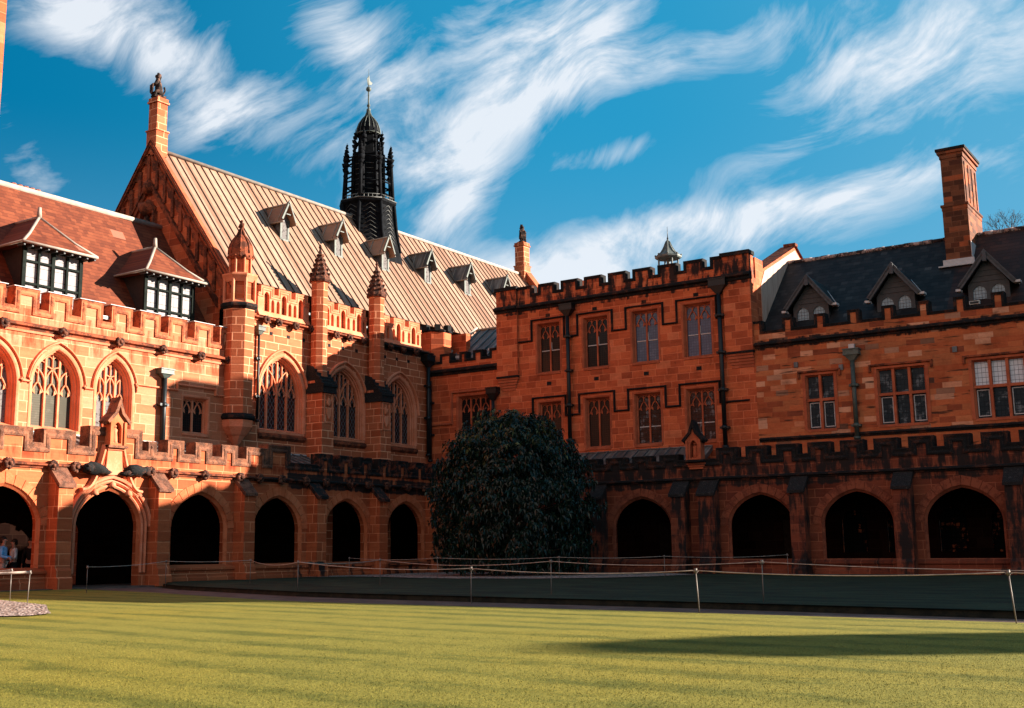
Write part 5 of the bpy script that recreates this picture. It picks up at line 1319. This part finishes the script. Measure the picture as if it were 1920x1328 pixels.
rope([5, 8, 6, 7, 'r2'], 'pale rope just across the path, behind the near one', .0085)
rope([16, 9, 10, 11, 12], 'thin rope curving round the gravel before the tree', .008)
rope([13, 14, 15, 5], 'thin rope from the portal along the left arches', .008)
rope(['l', 0], 'thick pinkish rope at the far left above the gravel', .03, .03)
rope(['l2', 1], 'thin white rope behind the thick one at the far left', .018)

# ================================================================== PEOPLE
def person(label, loc, rz, shirt, trousers, hairmat='hair', h=1.72, lean=0.0, arm='down'):
    rt = root('person', label, 'person', loc, rz, 'people in the cloister'); s = h / 1.75
    S = lambda p: (p[0] * s, p[1] * s, p[2] * s)
    def C(ch): return [[it if isinstance(it, int) else (S(it[0]), it[1] * s) for it in c] for c in ch]
    hx = .42 if arm == 'bent' else 0
    hand = lambda q: (q * .20, -.30, 1.05) if arm == 'bent' else (q * .27, -.06, .78)
    elbow = lambda q: (q * .28, -.02, 1.10) if arm == 'bent' else (q * .27, .03, 1.10)
    body = [[((0, 0, .95), .135), ((0, .0, 1.12), .12), ((0, 0, 1.30), .14), ((0, .0, 1.42), .10), ((0, -.005, 1.50), .055), ((0, -.015, 1.57), .07), ((0, -.02, 1.66), .098), ((0, -.01, 1.72), .07)],
            [0, ((.09, 0, .88), .10), ((.10, -.01, .50), .062), ((.10, .01, .28), .056), ((.10, .02, .09), .038), ((.11, -.10, .04), .036), ((.115, -.17, .03), .025)],
            [0, ((-.09, 0, .88), .10), ((-.10, -.01, .50), .062), ((-.10, .01, .28), .056), ((-.10, .02, .09), .038), ((-.11, -.10, .04), .036), ((-.115, -.17, .03), .025)]]
    for q in (1, -1):
        body.append([3, ((q * .17, 0, 1.40), .055), (elbow(q), .042), (hand(q), .028), ((hand(q)[0], hand(q)[1] - .02, hand(q)[2] - .08), .030)])
    b = skinned('body', C(body), 'skin', rt)
    hm = Mesh()
    for q in (1, -1):
        b0 = Vector(hand(q)) + Vector((0, -.02, -.08))
        for k in range(4): hm.tube([S(b0 + Vector(((k - 1.5) * .018, 0, -.01))), S(b0 + Vector(((k - 1.5) * .02, -.01, -.05))), S(b0 + Vector(((k - 1.5) * .02, -.025, -.075 + .008 * abs(k - 1.5))))], [.009 * s, .008 * s, .006 * s], 5)
        hm.tube([S(b0 + Vector((-q * .025, -.01, .02))), S(b0 + Vector((-q * .05, -.03, -.02)))], [.010 * s, .007 * s], 5)
    hm.blob(S((0, -.115, 1.645)), .018 * s, 1, .1, 1); hm.blob(S((.095, -.01, 1.645)), .022 * s, 1, .1, 1); hm.blob(S((-.095, -.01, 1.645)), .022 * s, 1, .1, 1)
    part('hands_and_ears', hm, 'skin', rt)
    top = [[((0, 0, .93), .155), ((0, 0, 1.12), .14), ((0, 0, 1.30), .158), ((0, 0, 1.415), .115), ((0, 0, 1.46), .07)]]
    for q in (1, -1): top.append([3, ((q * .17, 0, 1.40), .075), (elbow(q), .060), ((Vector(elbow(q)).lerp(Vector(hand(q)), .8))[:], .045)])
    skinned('shirt', C(top), shirt, rt)
    leg = [[((0, 0, .97), .150), ((.09, 0, .86), .112), ((.10, -.01, .50), .080), ((.10, .01, .12), .060)], [0, ((-.09, 0, .86), .112), ((-.10, -.01, .50), .080), ((-.10, .01, .12), .060)]]
    skinned('trousers', C(leg), trousers, rt)
    hr = Mesh(); hr.blob(S((0, .015, 1.70)), .115 * s, 3, .08, 2, sc=(.95, 1.02, .85)); hr.blob(S((0, .05, 1.63)), .09 * s, 3, .08, 2); part('hair', hr, hairmat, rt)
person('person in a pale blue shirt and tan trousers seen from behind, in the leftmost arch', (-36.35, 24.30, .03), PI * .72, 'shirt_blue', 'trouser_tan', h=1.74, arm='bent')
person('person in an off white top and dark trousers, facing the one in blue', (-36.7, 24.95, .03), -PI * .1, 'shirt_white', 'cloth_dark', h=1.66, arm='bent')
person('person dressed in black standing in the shadow beside the jamb of the leftmost arch', (-37.1, 25.9, .03), PI * .2, 'cloth_dark', 'cloth_dark', h=1.7)

# floodlights on the parapets
def lamp(label, loc, rz):
    rt = root('floodlight', label, 'floodlight', loc, rz, 'small floodlights on the parapets')
    m = Mesh(); m.box(-.2, .2, -.09, .09, .06, .2); part('housing', m, 'paperwhite', rt)
    m = Mesh(); m.tube([(-.15, 0, -.05), (-.1, 0, .1), (.1, 0, .1)], .02, 5); m.box(-.17, .17, -.105, -.09, .08, .18); part('bracket', m, 'iron', rt)
lamp('small white floodlight in a gap of the sunlit battlements below the tile roof', (-38.45, 29.62, 10.38), LROT)
lamp('small round security lamp in a gap of the battlements below the third slate dormer', (-10.1, 51.25, 11.0), 0)

# ================================================================== SKY, SUN, CAMERA
W = NT('World', True); scene.world = W.id
tc = W.n('ShaderNodeTexCoord'); sx = W.n('ShaderNodeSeparateXYZ'); W.t.links.new(tc.outputs['Generated'], sx.inputs[0])
X, Y, Z = sx.outputs
az = W.m('MULTIPLY', W.m('ARCTAN2', X, Y), 180 / PI); el = W.m('MULTIPLY', W.m('ARCSINE', W.m('MAXIMUM', W.m('MINIMUM', Z, 1), -1)), 180 / PI)
SUN = Vector((1, .79, .40)).normalized()
sky = W.n('ShaderNodeTexSky', sky_type='NISHITA'); sky.sun_disc = False; sky.sun_elevation = math.asin(SUN.z); sky.sun_rotation = math.atan2(SUN.x, SUN.y)
sky.air_density = 1.0; sky.dust_density = .3; sky.ozone_density = 2.5
base = W.mix(1.0, sky.outputs[0], (.05, 1.02, 1.28), 'MULTIPLY')
grad = W.mix(W.sm(az, -60, -26), (.01, 2.0, 4.1), (.25, 3.5, 6.3))
grad = W.mix(W.sm(az, -28, -4), grad, (1.1, 4.5, 7.1))
grad = W.mix(W.m('MULTIPLY', W.m('SUBTRACT', 1, W.sm(el, 6, 21)), .62), grad, (2.2, 5.2, 7.6))
base = W.mix(.88, base, grad)
vec = W.xyz(az, el, 0)
def rotc(a, b, deg, s1, s2):
    c, s_ = math.cos(R(deg)), math.sin(R(deg))
    da = W.m('SUBTRACT', az, a); de = W.m('SUBTRACT', el, b)
    u_ = W.m('DIVIDE', W.m('ADD', W.m('MULTIPLY', da, c), W.m('MULTIPLY', de, s_)), s1)
    v_ = W.m('DIVIDE', W.m('SUBTRACT', W.m('MULTIPLY', de, c), W.m('MULTIPLY', da, s_)), s2)
    return u_, v_
blobs = [(-49.5, 23.0, 8.3, 2.3, -24, 0.72), (-54.5, 24.2, 4.5, 1.6, -10, 0.6), (-31, 12.5, 6, 1.2, 15, .6), (-19, 18.5, 5, .7, 12, .35), (-41.3, 24.7, 5.6, 2.0, -45, 0.70), (-47.6, 20.2, 2.9, 1.0, 22, 0.60), (-56.0, 17.8, 3.5, 1.4, -56, 0.55), (-31.4, 24.7, 7.1, 2.5, 11, 0.75),
         (-34.2, 20.1, 8.0, 1.9, 32, 0.90), (-24.6, 23.4, 6.6, 1.3, 9, 0.70), (-12.0, 22.2, 6.9, 2.8, 6, 1.05), (-25.0, 14.6, 12.9, 1.7, 9, 1.15), (-27.5, 18.9, 3.4, 0.8, 7, 0.50),
         (-35.6, 16.3, 3.2, 1.3, 38, 0.75), (-14.8, 16.6, 8.3, 0.7, 9, 0.40), (-39.6, 20.3, 3.2, 1.3, 29, 0.50)]
dens = None
for a, b, s1, s2, t, st in blobs:
    u_, v_ = rotc(a, b, t, s1, s2)
    gss = W.m('MULTIPLY', W.m('EXPONENT', W.m('MULTIPLY', W.m('ADD', W.m('MULTIPLY', u_, u_), W.m('MULTIPLY', v_, v_)), -1.05)), st)
    dens = gss if dens is None else W.m('ADD', dens, gss)
# general cirrus away from the view
out = W.m('ADD', W.sm(az, -6, 4), W.m('SUBTRACT', 1, W.sm(az, -68, -60)))
dens = W.m('ADD', dens, W.m('MULTIPLY', W.m('MINIMUM', W.m('ADD', out, W.sm(el, 27, 36)), 1), .28))
wx_ = W.noise(vec, .09, 1, .5); wy_ = W.noise(W.xyz(az, el, 7.0), .12, 1.5, .5)
wa = W.m('ADD', az, W.m('MULTIPLY', W.m('SUBTRACT', wx_, .5), 9)); we = W.m('ADD', el, W.m('MULTIPLY', W.m('SUBTRACT', wy_, .5), 7))
c30, s30 = math.cos(R(26)), math.sin(R(26))
ua = W.m('ADD', W.m('MULTIPLY', wa, c30), W.m('MULTIPLY', we, s30)); va = W.m('SUBTRACT', W.m('MULTIPLY', we, c30), W.m('MULTIPLY', wa, s30))
n1 = W.noise(W.xyz(W.m('MULTIPLY', ua, .16), W.m('MULTIPLY', va, .42), 2.0), 1.0, 12, .58, .0)
n2 = W.noise(W.xyz(W.m('MULTIPLY', ua, .50), W.m('MULTIPLY', va, 2.1), 5.0), 1.0, 10, .66, .0)
fib = W.m('ADD', W.m('MULTIPLY', W.sm(n1, .34, .66), .85), W.m('MULTIPLY', W.m('SUBTRACT', n2, .5), .80))
cl_ = W.m('SUBTRACT', W.m('ADD', W.m('MULTIPLY', W.m('MINIMUM', dens, 1.15), .62), W.m('MULTIPLY', fib, W.m('ADD', .25, W.m('MULTIPLY', W.m('MINIMUM', dens, 1), .75)))), .36)
cov = W.m('MINIMUM', W.m('POWER', W.m('MAXIMUM', cl_, 0), 1.15), .88)
CLOUD = (9.2, 9.6, 10.2)
colr = W.mix(cov, base, CLOUD)
# warm glow added to the unseen sky behind the viewer, filling the shaded fronts
bk = W.m('MULTIPLY', W.m('MULTIPLY', W.sm(W.m('MULTIPLY', Y, -1), .1, .8), W.m('SUBTRACT', 1, W.sm(Z, .45, .8))), W.sm(Z, .04, .25))
colr = W.mix(W.m('MULTIPLY', bk, .8), colr, (16.0, 11.3, 8.8))
bg = W.n('ShaderNodeBackground'); W.t.links.new(W.mix(1.0, colr, (.49, .49, .49), 'MULTIPLY'), bg.inputs[0]); bg.inputs[1].default_value = .05
wo = W.n('ShaderNodeOutputWorld'); W.t.links.new(bg.outputs[0], wo.inputs[0])

sd = bpy.data.lights.new('sun', 'SUN'); sd.energy = 5.0; sd.angle = R(.4); sd.color = (1, .90, .77)
so = bpy.data.objects.new('sun', sd); COL.objects.link(so); so.rotation_euler = SUN.to_track_quat('Z', 'Y').to_euler(); so.location = (40, 30, 40)

cd = bpy.data.cameras.new('camera'); cam = bpy.data.objects.new('camera', cd); COL.objects.link(cam); scene.camera = cam
yaw, pitch, roll = R(-34.889), R(10.134), R(-.487)
f = Vector((math.sin(yaw) * math.cos(pitch), math.cos(yaw) * math.cos(pitch), math.sin(pitch))); r = Vector((math.cos(yaw), -math.sin(yaw), 0)); u = r.cross(f)
Rr = r * math.cos(roll) + u * math.sin(roll); U = -r * math.sin(roll) + u * math.cos(roll)
cam.matrix_world = Matrix(((Rr.x, U.x, -f.x, 0), (Rr.y, U.y, -f.y, 0), (Rr.z, U.z, -f.z, 1.2), (0, 0, 0, 1)))
cd.sensor_width = 36; cd.lens = 2206.2 / 1920 * 36; cd.shift_x = (960 - 877.9) / 1920; cd.shift_y = (637.7 - 664) / 1920
cd.clip_end = 3000; cd.clip_start = .1

scene.view_settings.view_transform = 'Standard'; scene.view_settings.look = 'None'; scene.view_settings.gamma = 1; scene.view_settings.exposure = 2.0
scene.cycles.use_denoising = True; scene.cycles.max_bounces = 6; scene.cycles.diffuse_bounces = 3
